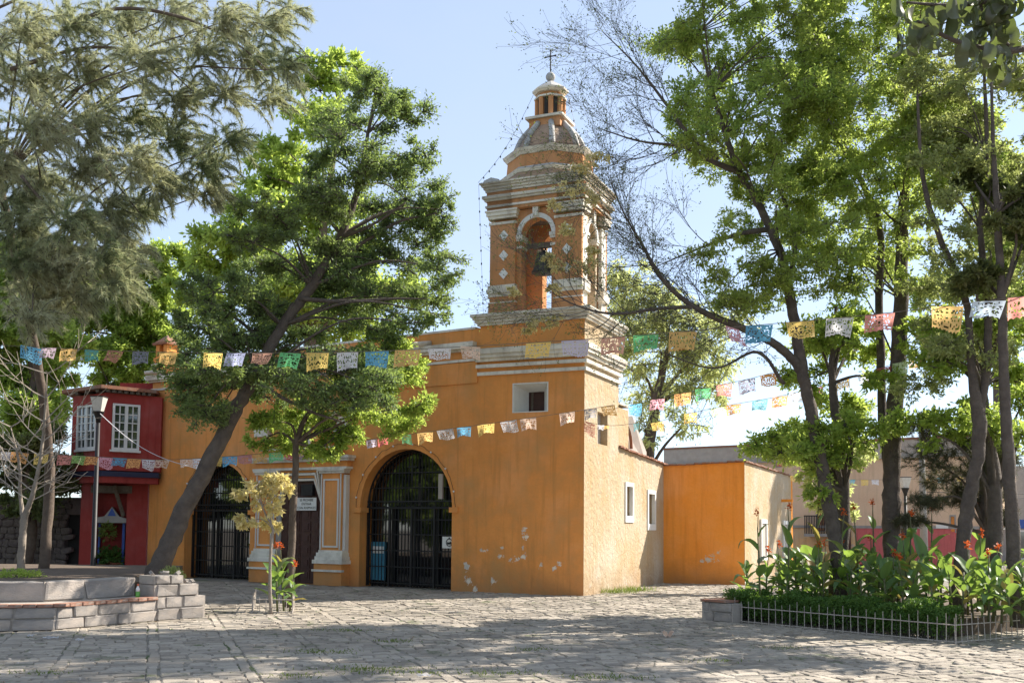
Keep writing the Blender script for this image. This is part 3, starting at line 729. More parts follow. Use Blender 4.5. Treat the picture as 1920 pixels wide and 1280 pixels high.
# --- dome stage: octagonal drum, ribbed dome, lantern
dm = link('dome', None, church)
def octo(r, sy=.86):
    a = r * math.tan(math.pi / 8); sy_ = sy
    return [(UC + x, BC + y * sy_) for x, y in ((-a, -r), (a, -r), (r, -a), (r, a), (a, r), (-a, r), (-r, a), (-r, -a))]
def och(z0, z1, r0, r1, name, mt): return MB().prismz(octo(r0), z0, z1, octo(r1)).build(name, mt, dm)
och(11.082, 11.3, 1.26, 1.22, 'drum', 'dome')
och(11.302, 11.38, 1.24, 1.3, 'drum_moulding', 'cornice'); och(11.382, 11.46, 1.3, 1.2, 'drum_moulding', 'dome_rib')
och(11.462, 11.82, 1.14, 1.11, 'drum', 'ochre_belfry')
och(11.822, 11.9, 1.14, 1.2, 'drum_moulding', 'cornice'); och(11.902, 11.98, 1.21, 1.25, 'drum_moulding', 'cornice'); och(11.982, 12.02, 1.22, 1.0, 'drum_top', 'dome')
prof = [(.90, 12.02), (.875, 12.16), (.83, 12.3), (.765, 12.44), (.68, 12.57), (.58, 12.69), (.49, 12.79), (.44, 12.86)]
mb = MB()
for (r0, z0), (r1, z1) in zip(prof[:-1], prof[1:]): 
    A, B_ = octo(r0), octo(r1)
    mb.add([(x, y, z0) for x, y in A] + [(x, y, z1) for x, y in B_], [(i, (i + 1) % 8, (i + 1) % 8 + 8, i + 8) for i in range(8)])
mb.build('dome_shell', 'dome', dm)
for i in range(8):
    mb = MB(); pts = []
    for (r0, z0) in prof:
        x, y = octo(r0 + .015)[i]; pts.append((x, y, z0 + .01))
    mb.tube(pts, [.085] * len(pts), 6); mb.build('dome_rib', 'dome_rib', dm, True)
LR = .41
lan = link('lantern', None, church)
mb = MB(); mb.box(UC - .46, UC + .46, BC - .42, BC + .42, 12.72, 12.98); mb.build('lantern_base', 'ochre_belfry', lan)
mb = MB(); mb.box(UC - .55, UC + .55, BC - .5, BC + .5, 12.982, 13.05); mb.build('lantern_slab', 'cornice', lan)
def ring8(r): return [(UC + r * math.cos(math.pi / 8 + k * math.pi / 4), BC + .92 * r * math.sin(math.pi / 8 + k * math.pi / 4)) for k in range(8)]
mb = MB().prismz(ring8(LR * .82), 13.052, 13.78); mb.build('lantern_core', 'ochre_belfry', lan)
for k in range(8):
    x, y = ring8(LR * .9)[k]
    MB().tube([(x, y, 13.053), (x, y, 13.62)], .07, 6).build('column', 'ochre_belfry', lan)
    a = k * math.pi / 4; r = LR * .78; cx, cy = UC + r * math.cos(a), BC + .92 * r * math.sin(a)
    Mx = Matrix.Translation((cx, cy, 0)) @ Matrix.Rotation(a + math.pi / 2, 4, 'Z')
    MB(Mx).box(-.05, .05, -.03, .01, 13.12, 13.66).build('slit', 'dark', lan)
MB().prismz(ring8(LR * 1.13), 13.622, 13.67).build('lantern_moulding', 'cornice', lan)
mb = MB(); mb.prismz(ring8(LR * 1.08), 13.782, 13.83, ring8(LR * 1.22)); mb.prismz(ring8(LR * 1.24), 13.832, 13.88, ring8(LR * 1.27)); mb.build('lantern_cornice', 'cornice', lan)
mb = MB(); mb.prismz(ring8(LR * 1.25), 13.882, 14.0, ring8(LR * .85)); mb.prismz(ring8(LR * .85), 14.0, 14.18, ring8(LR * .16)); mb.build('lantern_cap', 'dome_rib', lan)
mb = MB(); mb.lathe([(.0, -.13)] + [(.135 * math.cos(a), .135 * math.sin(a)) for a in np.linspace(-1.3, 1.3, 9)] + [(0, .135)], (UC, BC, 14.3), 14); mb.build('finial_ball', 'dome_rib', lan, True)
mb = MB(); mb.box(UC - .014, UC + .014, BC - .014, BC + .014, 14.42, 15.06); mb.box(UC - .15, UC + .15, BC - .012, BC + .012, 14.88, 14.905)
for (x, z) in ((UC - .15, 14.893), (UC + .15, 14.893), (UC, 15.06)): mb.box(x - .02, x + .02, BC - .018, BC + .018, z - .02, z + .02)
mb.build('cross', 'iron', lan)
# fairy-light cables down from the lantern
for (a, b2, nm) in ((V(UC - .52, BC, 13.86), V(U0 - .28, B0 - .22, 11.1), 1), (V(UC + .5, BC, 13.86), V(U1 + .28, B0 - .1, 11.1), 2), (V(U0 - .26, B0 - .22, 11.05), V(U0 - .12, B0 - .12, 7.46), 3)):
    fl = thing('festoon', ['', 'bulb cable from the lantern down to the left cornice corner', 'bulb cable from the lantern down to the right cornice corner', 'bulb cable hanging down the left edge of the belfry'][nm], 'light string', W_T @ b2, -YT)
    pts = []
    for i in range(21):
        q = a.lerp(b2, i / 20) - b2; q.z -= (.25 if nm < 3 else 0.0) * math.sin(math.pi * i / 20); pts.append(q)
    MB().tube(pts, .0045, 4).build('cable', 'iron', fl)
    for i in range(2, 20, 2):
        MB().lathe([(.0, -.07), (.02, -.05), (.02, -.02), (.008, 0), (0, .01)], pts[i], 6).build('bulb', 'iron', fl)
# plants rooted in the cornice
def tufts(name, parent, centres, n, mat, L, loc=V(0, 0, 0)):
    P = []; D = []
    for c in centres:
        P.append(np.array(c) + rng.normal(size=(n, 3)) * .06); d = rng.normal(size=(n, 3)) * .6; d[:, 2] += .7; D.append(d)
    P = np.concatenate(P); D = np.concatenate(D)
    me = quads_mesh(name, leaf_quads(P, D, rng.uniform(.5, 1.2, len(P)) * L, rng.uniform(.3, .5, len(P)) * L), 4, mat)
    return link(name, me, parent)

# --- side walls behind the tower (sunny), with tile coping
cw = MB()
y0_, y1_ = 2.70, 7.62
wins = [(3.55, 4.22, 1.98, 3.0), (5.78, 6.55, 1.76, 2.86)]
def side_top(y): return 4.02 + (3.80 - 4.02) * (y - 2.7) / 5.1
ys = sorted({y0_, y1_, *[w[0] for w in wins], *[w[1] for w in wins]})
for a, b2 in zip(ys[:-1], ys[1:]):
    w = next((w for w in wins if w[0] <= a + 1e-6 and w[1] >= b2 - 1e-6), None)
    def slab(za, zb, zc, zd):
        cw.add([(-.5, a, za), (-.02, a, za), (-.02, b2, zb), (-.5, b2, zb), (-.5, a, zc), (-.02, a, zc), (-.02, b2, zd), (-.5, b2, zd)], [(0, 3, 2, 1), (4, 5, 6, 7), (0, 1, 5, 4), (1, 2, 6, 5), (2, 3, 7, 6), (3, 0, 4, 7)])
    if w: slab(-.1, -.1, w[2], w[2]); slab(w[3], w[3], side_top(a), side_top(b2))
    else: slab(-.1, -.1, side_top(a), side_top(b2))
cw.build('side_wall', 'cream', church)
for (a, b2, c, d) in wins:
    wv = link('side_window', None, church)
    fm = MB(); e = .07
    for (p, q, r_, s2) in ((a - e, a + .05, c - e, d + e), (b2 - .05, b2 + e, c - e, d + e), (a + .05, b2 - .05, d - .05, d + e), (a + .05, b2 - .05, c - e, c + .12)): fm.box(-.1, .012, p, q, r_, s2)
    fm.build('frame', 'white_clean', wv); MB().box(-.2, -.17, a, b2, c, d).build('panel', 'grey_plaster', wv)
yy = 2.84; k = 0      # tile coping
tmesh = [rbox('coping_tile', 'tile', .06, .05, s) for s in range(4)]
while yy < 7.7:
    z = side_top(yy); link('coping_tile', tmesh[k % 4], church, (-.14, yy + .11, z + .035 + random.uniform(-.008, .008)), (random.uniform(-.04, .04), random.uniform(.05, .12), random.uniform(-.06, .06)), (.42, .23, .055)); yy += .235; k += 1
# blocks above and behind it
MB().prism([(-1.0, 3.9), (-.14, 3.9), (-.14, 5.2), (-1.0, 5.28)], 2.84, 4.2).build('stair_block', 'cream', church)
mb = MB(); mb.box(-1.0, -.1, 2.835, 4.26, 5.285, 5.33); mb.build('stair_coping', 'cornice', church)
mb = MB(); mb.add([(-.5, 4.3, 3.7), (-.3, 6.6, 3.7), (-1.6, 6.6, 3.7), (-1.6, 4.3, 3.7), (-.5, 4.3, 5.05), (-.3, 5.1, 5.15), (-1.6, 5.1, 5.15), (-1.6, 4.3, 5.05), (-.3, 6.6, 4.15), (-1.6, 6.6, 4.15)], [(0, 1, 8, 5, 4), (3, 7, 6, 9, 2), (0, 4, 7, 3), (4, 5, 6, 7), (5, 8, 9, 6), (1, 2, 9, 8)]); mb.build('buttress', 'grey_plaster', church)
mb = MB(); mb.tube([(-.36, 4.6 + .6 * math.sin(a), 4.1 + .75 * math.cos(a)) for a in np.linspace(0, 1.5, 9)], .05, 5); mb.build('buttress_arch', 'tile', church)
MB().box(-6, -.55, 3.0, 9.0, 3.4, 3.55).build('side_roof', 'roof_flat', church)

# --- transept wing on the right
D_, E_ = gr(1245.5, 1092.5), gr(1397, 1096)
dE = (E_ - D_).normalized()
Fd = TV.copy()
Lwing = 9.2
Fp = E_ + Fd * Lwing
def zat(px_, py_, P):      # height that a pixel row has above plan point P
    d = ray(px_, py_); k = (P.x * d[0] + P.y * d[1]) / (d[0] ** 2 + d[1] ** 2); return EYE + d[2] * k
zD, zE, zF = zat(1249, 874, D_), zat(1396, 866, E_), zat(1476, 893, Fp)
def wall_quad(a, b2, za, zb, th, name, mt, inward):
    """straight wall from plan a to b2, tops za and zb, thickness th to the inward side, in church coordinates"""
    al, bl = T_IN @ a, T_IN @ b2; il = (T_IN.to_3x3() @ inward) * th
    vs = []
    for p in (al, bl, bl + il, al + il): vs.append((p.x, p.y, -.1))
    for p, z in ((al, za), (bl, zb), (bl + il, zb), (al + il, za)): vs.append((p.x, p.y, z))
    return MB().add(vs, [(0, 3, 2, 1), (4, 5, 6, 7), (0, 1, 5, 4), (1, 2, 6, 5), (2, 3, 7, 6), (3, 0, 4, 7)]).build(name, mt, church)
inD = Vector((-dE.y, dE.x, 0))
wall_quad(D_ - dE * .3, E_ - dE * .01, zD, zE, .4, 'wing_front_wall', 'ochre_wing', inD)
inF = Vector((-Fd.y, Fd.x, 0))
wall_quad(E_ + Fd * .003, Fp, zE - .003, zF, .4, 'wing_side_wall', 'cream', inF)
wall_quad(Fp - inF * 0.0, Fp + inF * 3, zF, zF, .4, 'wing_back_wall', 'ochre_wing', Fd)
def along(p, d, L, step, zf0, zf1, side):
    k = 0; yy = 0.05
    while yy < L:
        q = p + d * yy + side * .1; ql = T_IN @ q; f = yy / L
        ang = math.atan2((T_IN.to_3x3() @ d).y, (T_IN.to_3x3() @ d).x)
        link('coping_tile', tmesh[k % 4], church, (ql.x, ql.y, zf0 + (zf1 - zf0) * f + .03), (random.uniform(-.05, .05), random.uniform(-.03, .03), ang + random.uniform(-.05, .05)), (step * 1.02, .36, .05)); yy += step; k += 1
along(D_, dE, (E_ - D_).length, .26, zD, zE, inD); along(E_, Fd, Lwing, .28, zE, zF, inF)
# wing side windows and spout
Mw = T_IN @ Matrix.Translation(E_) @ Matrix.Rotation(math.atan2(Fd.y, Fd.x), 4, 'Z')      # x along the wall, -y outwards
for (a, b2, c, d) in ((2.5, 3.6, .7, 2.1), (7.0, 8.1, .75, 2.1)):
    wv = link('wing_window', None, church)
    fm = MB(Mw)
    for (p, q, r_, s2) in ((a, a + .14, c, d), (b2 - .14, b2, c, d), (a + .14, b2 - .14, d - .14, d), (a + .14, b2 - .14, c, c + .14)): fm.box(p, q, -.07, -.003, r_, s2)
    fm.build('frame', 'white_clean', wv); MB(Mw).box(a + .14, b2 - .14, -.03, -.004, c + .14, d - .14).build('panel', 'grey_plaster', wv)
MB(Mw).box(6.9, 7.02, -.42, 0, 2.8, 2.9).build('wing_spout', 'ochre_wing', church)
# peeling spots and damp on the side wall are in the plaster; grass along its foot
MAT['grass'] = leaf_mat('grass_blade', (0.10, 0.16, 0.03), (0.16, 0.2, 0.05), (0.25, 0.32, 0.06), .45)
for i, (px_, py_, r_) in enumerate(((1158, 1110, .35), (1192, 1106, .3))):
    c = gr(px_, py_ + 2); n_ = 260
    P = np.array(c)[None] + np.stack([rng.normal(size=n_) * r_, rng.normal(size=n_) * .12, np.zeros(n_)], 1); D = rng.normal(size=(n_, 3)) * .5; D[:, 2] = 1
    tg = thing('grass_tuft', ['grass tuft at the foot of the sunny side wall, nearer the tower corner', 'grass tuft at the foot of the sunny side wall, nearer the recess'][i], 'grass', c)
    tag(link('blades', quads_mesh('blades', leaf_quads(P - np.array(c), D, rng.uniform(.08, .24, n_), np.full(n_, .014)), 4, 'grass'), tg), kind='stuff')

# ------------------------------------------------------------------ red house left of the church
P1 = at(282, 984, 34.4); P2 = at(190, 984, 33.3); P3 = at(128, 984, 34.5)
for p in (P1, P2, P3): p.z = 0
Q1 = at(274, 984, 35.0); Q3 = at(150, 984, 34.4); Q1.z = Q3.z = 0
rh = thing('red_house', 'dark red house with projecting upper storey and white windows', 'house', Q1)
def rel(p): return Vector(p) - Q1
ZO0, ZO1 = 3.45, 5.95
bk = Vector((-.5, 3.2, 0))
mb = MB(); out = [rel(P1) + V(.25, .0, 0), rel(P2), rel(P3), rel(P3) + bk, rel(P1) + bk + V(.3, 0, 0)]
mb.prismz([(p.x, p.y) for p in out], ZO0, ZO1); mb.build('upper_storey', 'red', rh)
mb = MB(); o2 = [rel(P1) + V(.25, -.07, 0), rel(P2) + V(-.02, -.1, 0), rel(P3) + V(-.1, -.02, 0), rel(P3) + bk, rel(P1) + bk + V(.25, 0, 0)]
mb.prismz([(p.x, p.y) for p in o2], 3.25, 3.42); mb.build('floor_band', 'navy', rh)
mb = MB(); o2 = [rel(P1) + V(.2, -.02, 0), rel(P2) + V(.0, -.04, 0), rel(P3) + V(-.02, .04, 0), rel(P3) + bk, rel(P1) + bk]
mb.prismz([(p.x, p.y) for p in o2], 3.05, 3.248); mb.build('floor_band', 'red', rh)
mb = MB(); o3 = [rel(P1) + V(.15, -.25, 0), rel(P2) + V(0, -.4, 0), rel(P3) + V(-.35, -.1, 0), rel(P3) + bk * 1.1 + V(-.3, 0, 0), rel(P1) + bk * 1.1]
mb.prismz([(p.x, p.y) for p in o3], 6.05, 6.16); mb.build('roof', 'tile', rh)
for k in range(11):      # rafter ends under the eaves
    q = rel(P1).lerp(rel(P2), (k + .4) / 8.2) if k < 8 else rel(P2).lerp(rel(P3), (k - 7.5) / 3.2)
    MB().box(q.x - .05, q.x + .05, q.y - .3, q.y + .3, 5.955, 6.045).build('rafter', 'wood_beam', rh)
MB().prismz([(p.x, p.y) for p in [rel(P1) + V(.1, .6, 0), rel(P1) + V(-1.4, .6, 0), rel(P1) + V(-1.4, 3, 0), rel(P1) + V(.1, 3, 0)]], 6.162, 6.5).build('roof_parapet', 'red', rh)
def casement(parent, a, b2, z0, z1, cols, rows, nm='window'):
    """white multi-pane window on the wall line a->b2 (plan points, outside to the right-hand side)"""
    d = (b2 - a); L = d.length; ang = math.atan2(d.y, d.x)
    w = link(nm, None, parent, (a.x, a.y, 0), (0, 0, ang))
    MB().box(.0, L, -.02, .0, z0, z1).build('pane', 'wglass', w)
    mb = MB(); e = .07
    for (p, q, r_, s2) in ((0, e, z0, z1), (L - e, L, z0, z1), (e, L - e, z0, z0 + e), (e, L - e, z1 - e, z1), (L / 2 - .05, L / 2 + .05, z0 + e, z1 - e)): mb.box(p, q, -.07, -.021, r_, s2)
    mb.build('frame', 'white_clean', w)
    for s in range(2):
        x0, x1 = (e, L / 2 - .05) if s == 0 else (L / 2 + .05, L - e)
        for i in range(1, cols): x = x0 + (x1 - x0) * i / cols; MB().box(x - .016, x + .016, -.055, -.022, z0 + e, z1 - e).build('glazing_bar', 'white_clean', w)
        for j in range(1, rows): z = z0 + e + (z1 - z0 - 2 * e) * j / rows; MB().box(x0, x1, -.05, -.023, z - .016, z + .016).build('glazing_bar', 'white_clean', w)
    MB().box(-.05, L + .05, -.1, -.0, z0 - .07, z0 - .003).build('sill', 'white_clean', w)
dfr = (rel(P1) + V(.25, 0, 0) - rel(P2)); ofs = V(dfr.y, -dfr.x, 0).normalized() * .004
casement(rh, rel(P2) + dfr * .12 + ofs, rel(P2) + dfr * .6 + ofs, 4.12, 5.62, 2, 5)
dfl = (rel(P2) - rel(P3)); ofl = V(dfl.y, -dfl.x, 0).normalized() * .004
casement(rh, rel(P3) + dfl * .2 + ofl, rel(P3) + dfl * .78 + ofl, 4.15, 5.6, 2, 5)
# ground floor: two red piers, dark recess with a little blue shrine full of pots
gq = rel(Q3); L0 = rel(Q1) - gq; Lg = L0.length; ag = math.atan2(L0.y, L0.x)
Mg = Matrix.Translation(gq) @ Matrix.Rotation(ag, 4, 'Z')
x_ = lambda p: (p - 150) / 124 * Lg
mb = MB(Mg); mb.box(0, x_(172), 0, 1.2, 0, 3.05); mb.build('pier', 'red', rh)
mb = MB(Mg); mb.box(x_(236), Lg + .02, 0, 1.2, 0, 3.05); mb.build('pier', 'red', rh)
mb = MB(Mg); mb.box(x_(172), x_(236), .75, 1.2, 0, 3.05); mb.build('recess_wall', 'red', rh)
mb = MB(Mg); mb.box(x_(168), x_(245), -.05, .3, 2.75, 3.0); mb.build('lintel', 'wood_beam', rh)
mb = MB(Mg); mb.tube([(x_(212), -.3, 3.0), (x_(230), .1, 2.0)], .07, 6); mb.build('brace', 'wood_beam', rh)
mb = MB(Mg); mb.box(x_(183), x_(186), .3, .7, .1, 1.75); mb.box(x_(228), x_(233), .3, .7, .1, 1.75); mb.build('shrine_frame', 'blue', rh)
mb = MB(Mg); mb.prism([(x_(166), 1.76), (x_(238), 1.76), (x_(236), 1.9), (x_(222), 1.98), (x_(208), 2.3), (x_(194), 1.98), (x_(168), 1.9)], .1, .7); mb.build('shrine_roof', 'concrete', rh)
mb = MB(Mg); mb.prism([(x_(200), 1.99), (x_(216), 1.99), (x_(208), 2.26)], .08, .099); mb.build('shrine_gable', 'blue', rh)
mb = MB(Mg); mb.box(x_(172), x_(236), -.1, .74, 0, .08); mb.build('step', 'concrete', rh)
MAT['pot_leaf'] = leaf_mat('pot_leaf', (0.06, 0.13, 0.03), (0.10, 0.18, 0.04), (0.2, 0.3, 0.05), .35)
MAT['pot_leaf_light'] = leaf_mat('pale_pot_leaf', (0.16, 0.22, 0.05), (0.22, 0.27, 0.06), (0.3, 0.36, 0.08), .35)
MAT['terracotta'] = simple('terracotta', (0.33, 0.1, 0.05), (0.26, 0.08, 0.045), 6, 0.9, 0.2, 30)
MAT['petal'] = leaf_mat('orange_petal', (0.62, 0.10, 0.03), (0.66, 0.17, 0.04), (0.7, 0.15, 0.03), .4)
def pot_plant(loc, rpot, hpot, rleaf, n, lmat, label, hang=False, nm='potted_plant'):
    o = thing(nm, label, 'plant', loc)
    if not hang: MB().lathe([(rpot * .7, 0), (rpot, hpot), (rpot * 1.08, hpot), (rpot * 1.08, hpot * 1.12), (rpot * .85, hpot * 1.12), (rpot * .8, hpot * .95)], (0, 0, 0), 14).build('pot', 'terracotta', o, True)
    c = np.array([0, 0, hpot + rleaf * .7]); u = unit(rng.normal(size=(n, 3))); P = c + u * rleaf * rng.uniform(.3, 1, (n, 1)); D = u + rng.normal(size=(n, 3)) * .4
    link('foliage', quads_mesh('foliage', leaf_quads(P, D, rng.uniform(.09, .16, n), rng.uniform(.04, .07, n)), 4, lmat), o)
    return o
Wg = Matrix.Translation(Q1) @ Mg
pot_plant(Wg @ V(x_(201), .2, 1.15), .1, .12, .3, 260, 'pot_leaf_light', 'pale green fern hanging under the shrine roof of the red house')
pot_plant(Wg @ V(x_(192), .25, .09), .15, .26, .33, 260, 'pot_leaf', 'leafy pot plant by the left post of the shrine')
pot_plant(Wg @ V(x_(218), .2, .09), .18, .3, .3, 260, 'pot_leaf', 'bushy plant in a red clay pot by the right post of the shrine')
pot_plant(Wg @ V(x_(207), .35, .3), .12, .2, .3, 260, 'pot_leaf', 'dark leafy pot plant in the middle of the shrine')

# ------------------------------------------------------------------ rubble wall left of the red house
MAT['rubble'] = simple('volcanic_stone', (0.10, 0.08, 0.075), (0.17, 0.13, 0.115), 3, 0.95, 0.8, 14, bdist=.04)
wa, wb = at(-70, 984, 35.2), at(120, 984, 34.9)
for p in (wa, wb): p.z = 0
rw = thing('rubble_wall', 'dark volcanic rubble wall left of the red house', 'wall', wa)
dv = wb - wa; Lw = dv.length; aw = math.atan2(dv.y, dv.x); rw.rotation_euler = (0, 0, aw)
MB().box(0, Lw, .05, .5, 0, 2.6).build('mortar', 'rubble', rw)
wd = at(152, 984, 34.95); wd.z = 0
Ld = (wd - wa).length
MB().box(Lw, Ld + .3, .08, .5, 2.02, 2.6).build('lintel', 'rubble', rw)
MB().box(Lw - .02, Ld + .3, .3, .36, 0, 2.03).build('door', 'dark', rw)
rub = [rbox('rubble_stone', 'rubble', .14, .12, s + 40) for s in range(8)]
z = .02; cnt = 0
while z < 2.55:
    h = random.uniform(.17, .28); x = random.uniform(-.1, 0)
    while x < Lw:
        w = random.uniform(.18, .42)
        if cnt < 290: link('stone', rub[cnt % 8], rw, (x + w / 2, .06, z + h / 2), (0, random.uniform(-.25, .25), 0), (w * .95, random.uniform(.16, .24), h * .95))
        x += w; cnt += 1
    z += h

# ------------------------------------------------------------------ stone bench and planter, left foreground
MAT['bench_stone'] = simple('grey_cantera', (0.34, 0.305, 0.275), (0.24, 0.215, 0.195), 3.5, 0.95, 1.0, 18, c3=(0.42, 0.36, 0.31), bdist=.015)
MAT['mortar'] = simple('pale_mortar', (0.42, 0.37, 0.32), (0.33, 0.29, 0.25), 6, 1.0, 0.5, 30)
MAT['brick'] = simple('worn_brick', (0.34, 0.16, 0.10), (0.27, 0.14, 0.1), 7, 0.95, 0.5, 30, c3=(0.35, 0.28, 0.23))
bx = V(-7.29, 16.81, 0)
sb = thing('stone_bench', 'low grey stone bench wall with brick edged seat around the left planter', 'bench', bx)
blk = [rbox('stone_block', 'bench_stone', .05, .045, s + 70) for s in range(8)]
def bench_run(a, b2, z0, z1, ncourse, dep, lmin=.42, lmax=.75, top_j=0.0, sb=sb, bx=bx):
    d = b2 - a; L = d.length; ang = math.atan2(d.y, d.x)
    Mr = Matrix.Translation(a - bx) @ Matrix.Rotation(ang, 4, 'Z')
    MB(Mr).box(-.02, L + .02, .03, dep, z0, z1 - .012).build('mortar_core', 'mortar', sb)
    hc = (z1 - z0) / ncourse; r = random
    for c in range(ncourse):
        x = 0.0
        first = True
        while x < L - .02:
            w = min(r.uniform(lmin, lmax) * (.6 if first and c % 2 else 1), L - x); first = False
            if L - x - w < .2: w = L - x
            p = Mr @ V(x + w / 2, dep / 2 - .005 + r.uniform(-.015, .012), z0 + hc * (c + .5))
            link('stone_block', blk[r.randrange(8)], sb, p, (r.uniform(-.01, .01), r.uniform(-.012, .012), ang + r.uniform(-.01, .01)), (w - .022, dep, hc - .02 + r.uniform(0, top_j))); x += w
p0, p1, p2, p3 = V(-10.4, 15.7, 0), V(-7.29, 16.81, 0), V(-6.32, 18.65, 0), V(-5.67, 19.39, 0)
bench_run(p0, p1, 0, .37, 2, .3); bench_run(p1, p2, 0, .37, 2, .3)
def nrm(a, b2): d = (b2 - a).normalized(); return V(-d.y, d.x, 0)
n1, n2, n3 = nrm(p0, p1), nrm(p1, p2), nrm(p2, p3)
nm_ = (n1 + n2).normalized()
def seat_slab(z0, z1, o0, o1, mt, nm):
    a0, a1, a2 = p0 + n1 * o0, p1 + nm_ * o0, p2 + n2 * o0; c0, c1, c2 = p0 + n1 * o1, p1 + nm_ * o1, p2 + n2 * o1
    mb = MB(); mb.prismz([((q - bx).x, (q - bx).y) for q in (a0, a1, c1, c0)], z0, z1); mb.prismz([((q - bx).x, (q - bx).y) for q in (a1, a2, c2, c1)], z0, z1); return mb.build(nm, mt, sb)
seat_slab(.362, .415, .16, .6, 'mortar', 'seat')
bmesh_ = [rbox('brick', 'brick', .05, .03, s + 90) for s in range(5)]
k = 0
for (a, b2, nn) in ((p0, p1, n1), (p1, p2, n2)):
    d = b2 - a; L = d.length; ang = math.atan2(d.y, d.x); x = .0
    while x < L - .05:
        w = random.uniform(.2, .25); q = a + d.normalized() * (x + w / 2) + nn * .07 - bx
        link('brick', bmesh_[k % 5], sb, (q.x, q.y, .395 + random.uniform(-.006, .006)), (0, 0, ang + random.uniform(-.03, .03)), (w - .012, .19, .055)); x += w; k += 1
# backrest wall
q0, q1, q2 = p0 + n1 * .55, p1 + nm_ * .58, p2 + n2 * .55
bench_run(q0, q1, .41, .76, 1, .3, .55, .95); bench_run(q1, q2, .41, .76, 1, .3, .55, .95)
# end block, broken at the top
bench_run(p2, p3, 0, .42, 2, .62, .3, .5); bench_run(p2 + n3 * .02, p2 + (p3 - p2) * .86 + n3 * .02, .42, .64, 1, .6, .3, .45); bench_run(p2 + n3 * .04, p2 + (p3 - p2) * .55 + n3 * .04, .64, .8, 1, .55, .25, .4)
for i in range(14):
    f = random.uniform(.1, 1); q = p2.lerp(p3, f) + n3 * random.uniform(.1, .5) - bx; zz = .82 if f < .5 else (.66 if f < .82 else .44)
    link('rubble_chip', blk[i % 8], sb, (q.x, q.y, zz), (random.uniform(0, 1), random.uniform(0, 1), random.uniform(0, 3)), (random.uniform(.06, .14), random.uniform(.05, .12), random.uniform(.04, .1)))
e1 = p3 + n3 * 2.6
bench_run(p3 + n3 * .66, e1, 0, .42, 2, .35)
# soil inside
mb = MB(); pl = [p0 + n1 * .8, p1 + nm_ * .82, p2 + n2 * .8, p3 + n3 * .55 - (p3 - p2).normalized() * .2, e1, V(-8.5, 27, 0), V(-16, 27, 0), V(-16, 15, 0)]
mb.prismz([((q - bx).x, (q - bx).y) for q in pl], .1, .66); mb.build('soil', 'soil', sb)
# green bottle left on the seat
bp = p2 + n2 * .3 - (p2 - p1).normalized() * .16
bo = thing('drink_bottle', 'small green and white bottle standing on the bench seat', 'bottle', (bp.x, bp.y, .416))
MAT['bottle_green'] = simple('bottle_green', (0.12, 0.33, 0.05), None, rough=.3)
MAT['bottle_cap'] = simple('orange_cap', (0.6, 0.14, 0.06), None, rough=.4)
MB().lathe([(.035, 0), (.038, .02), (.038, .1)], (0, 0, 0), 12).build('bottle_body', 'bottle_green', bo, True)
MB().lathe([(.038, .101), (.036, .15), (.016, .19), (.016, .2)], (0, 0, 0), 12).build('bottle_neck', 'paper_white', bo, True)
MB().lathe([(.019, .201), (.019, .235)], (0, 0, 0), 10).build('cap', 'bottle_cap', bo, True)

# ------------------------------------------------------------------ street lamps
MAT['lamp_glass'] = simple('frosted_lamp', (0.62, 0.6, 0.56), (0.5, 0.47, 0.43), 12, .35)
def lamp(px_, ytop, Y, label, wpx):
    top = at(px_, ytop, Y); base = V(top.x, top.y, 0); o = thing('street_lamp', label, 'street lamp', base)
    s = wpx * Y / F; h = top.z
    lean = .0
    MB().tube([(0, 0, 0), (0, 0, .5), (0, 0, .55), (0, 0, h - s * 1.35)], [.11, .1, .065, .05], 12).build('post', 'iron', o, True)
    MB().lathe([(.055, h - s * 1.4), (.07, h - s * 1.2), (s * .28, h - s * .85), (s * .3, h - s * .82)], (0, 0, 0), 12).build('collar', 'iron', o, True)
    MB().lathe([(s * .27, h - s * .815), (s * .47, h - .04)], (0, 0, 0), 4, ph=math.pi / 4).build('shade', 'lamp_glass', o)
    MB().lathe([(s * .5, h - .038), (s * .5, h - .015), (s * .1, h)], (0, 0, 0), 4, ph=math.pi / 4).build('cap', 'iron', o)
lamp(186, 742, 26.5, 'street lamp with square flared shade in front of the red house', 36)
lamp(1697, 893, 38, 'distant street lamp between the right hand trunks, before the tan building', 26)

# ------------------------------------------------------------------ railed flower bed, right foreground
fa, fb, fc = gr(1343, 1162), gr(1792, 1207), gr(1975, 1190)
cn = gr(1320, 1163)
bed = thing('flower_bed', 'raised flower bed with low stone kerb behind the white railing', 'planter', cn)
dF = (fb - fa).normalized(); nF = V(-dF.y, dF.x, 0)
if nF.y < 0: nF = -nF
dG = (fc - fb).normalized(); nG = V(-dG.y, dG.x, 0)
farL = cn + V(4.4, 5.2, 0)
def bl(p): q = p - cn; return (q.x, q.y)
k0 = cn + nF * .1; k1 = fb + nF * .25 + nG * .3; k2 = fc + nG * .3 + dG * 3
bench_run(k0 - dF * .12 - nF * .03, k0 + dF * .6 - nF * .03, 0, .36, 2, .3, .25, .42, sb=bed, bx=cn)
bench_run(k0 - dF * .34 + nF * 1.5, k0 - dF * .13 - nF * .02, 0, .36, 2, .28, .3, .5, sb=bed, bx=cn)
MB().prismz([bl(k0 - dF * .14 - nF * .05), bl(k0 + dF * .5 - nF * .05), bl(k0 + dF * .5 + nF * .3), bl(k0 - dF * .1 + nF * 1.42), bl(k0 - dF * .36 + nF * 1.42)], .362, .4).build('kerb_cap', 'brick', bed)
MB().prismz([bl(k0 + nF * .9), bl(k1 - dF * .3 + nF * .9), bl(k2 + nG * .6), bl(k2 + V(2, 5, 0)), bl(farL)], -.03, .28).build('soil', 'soil', bed)
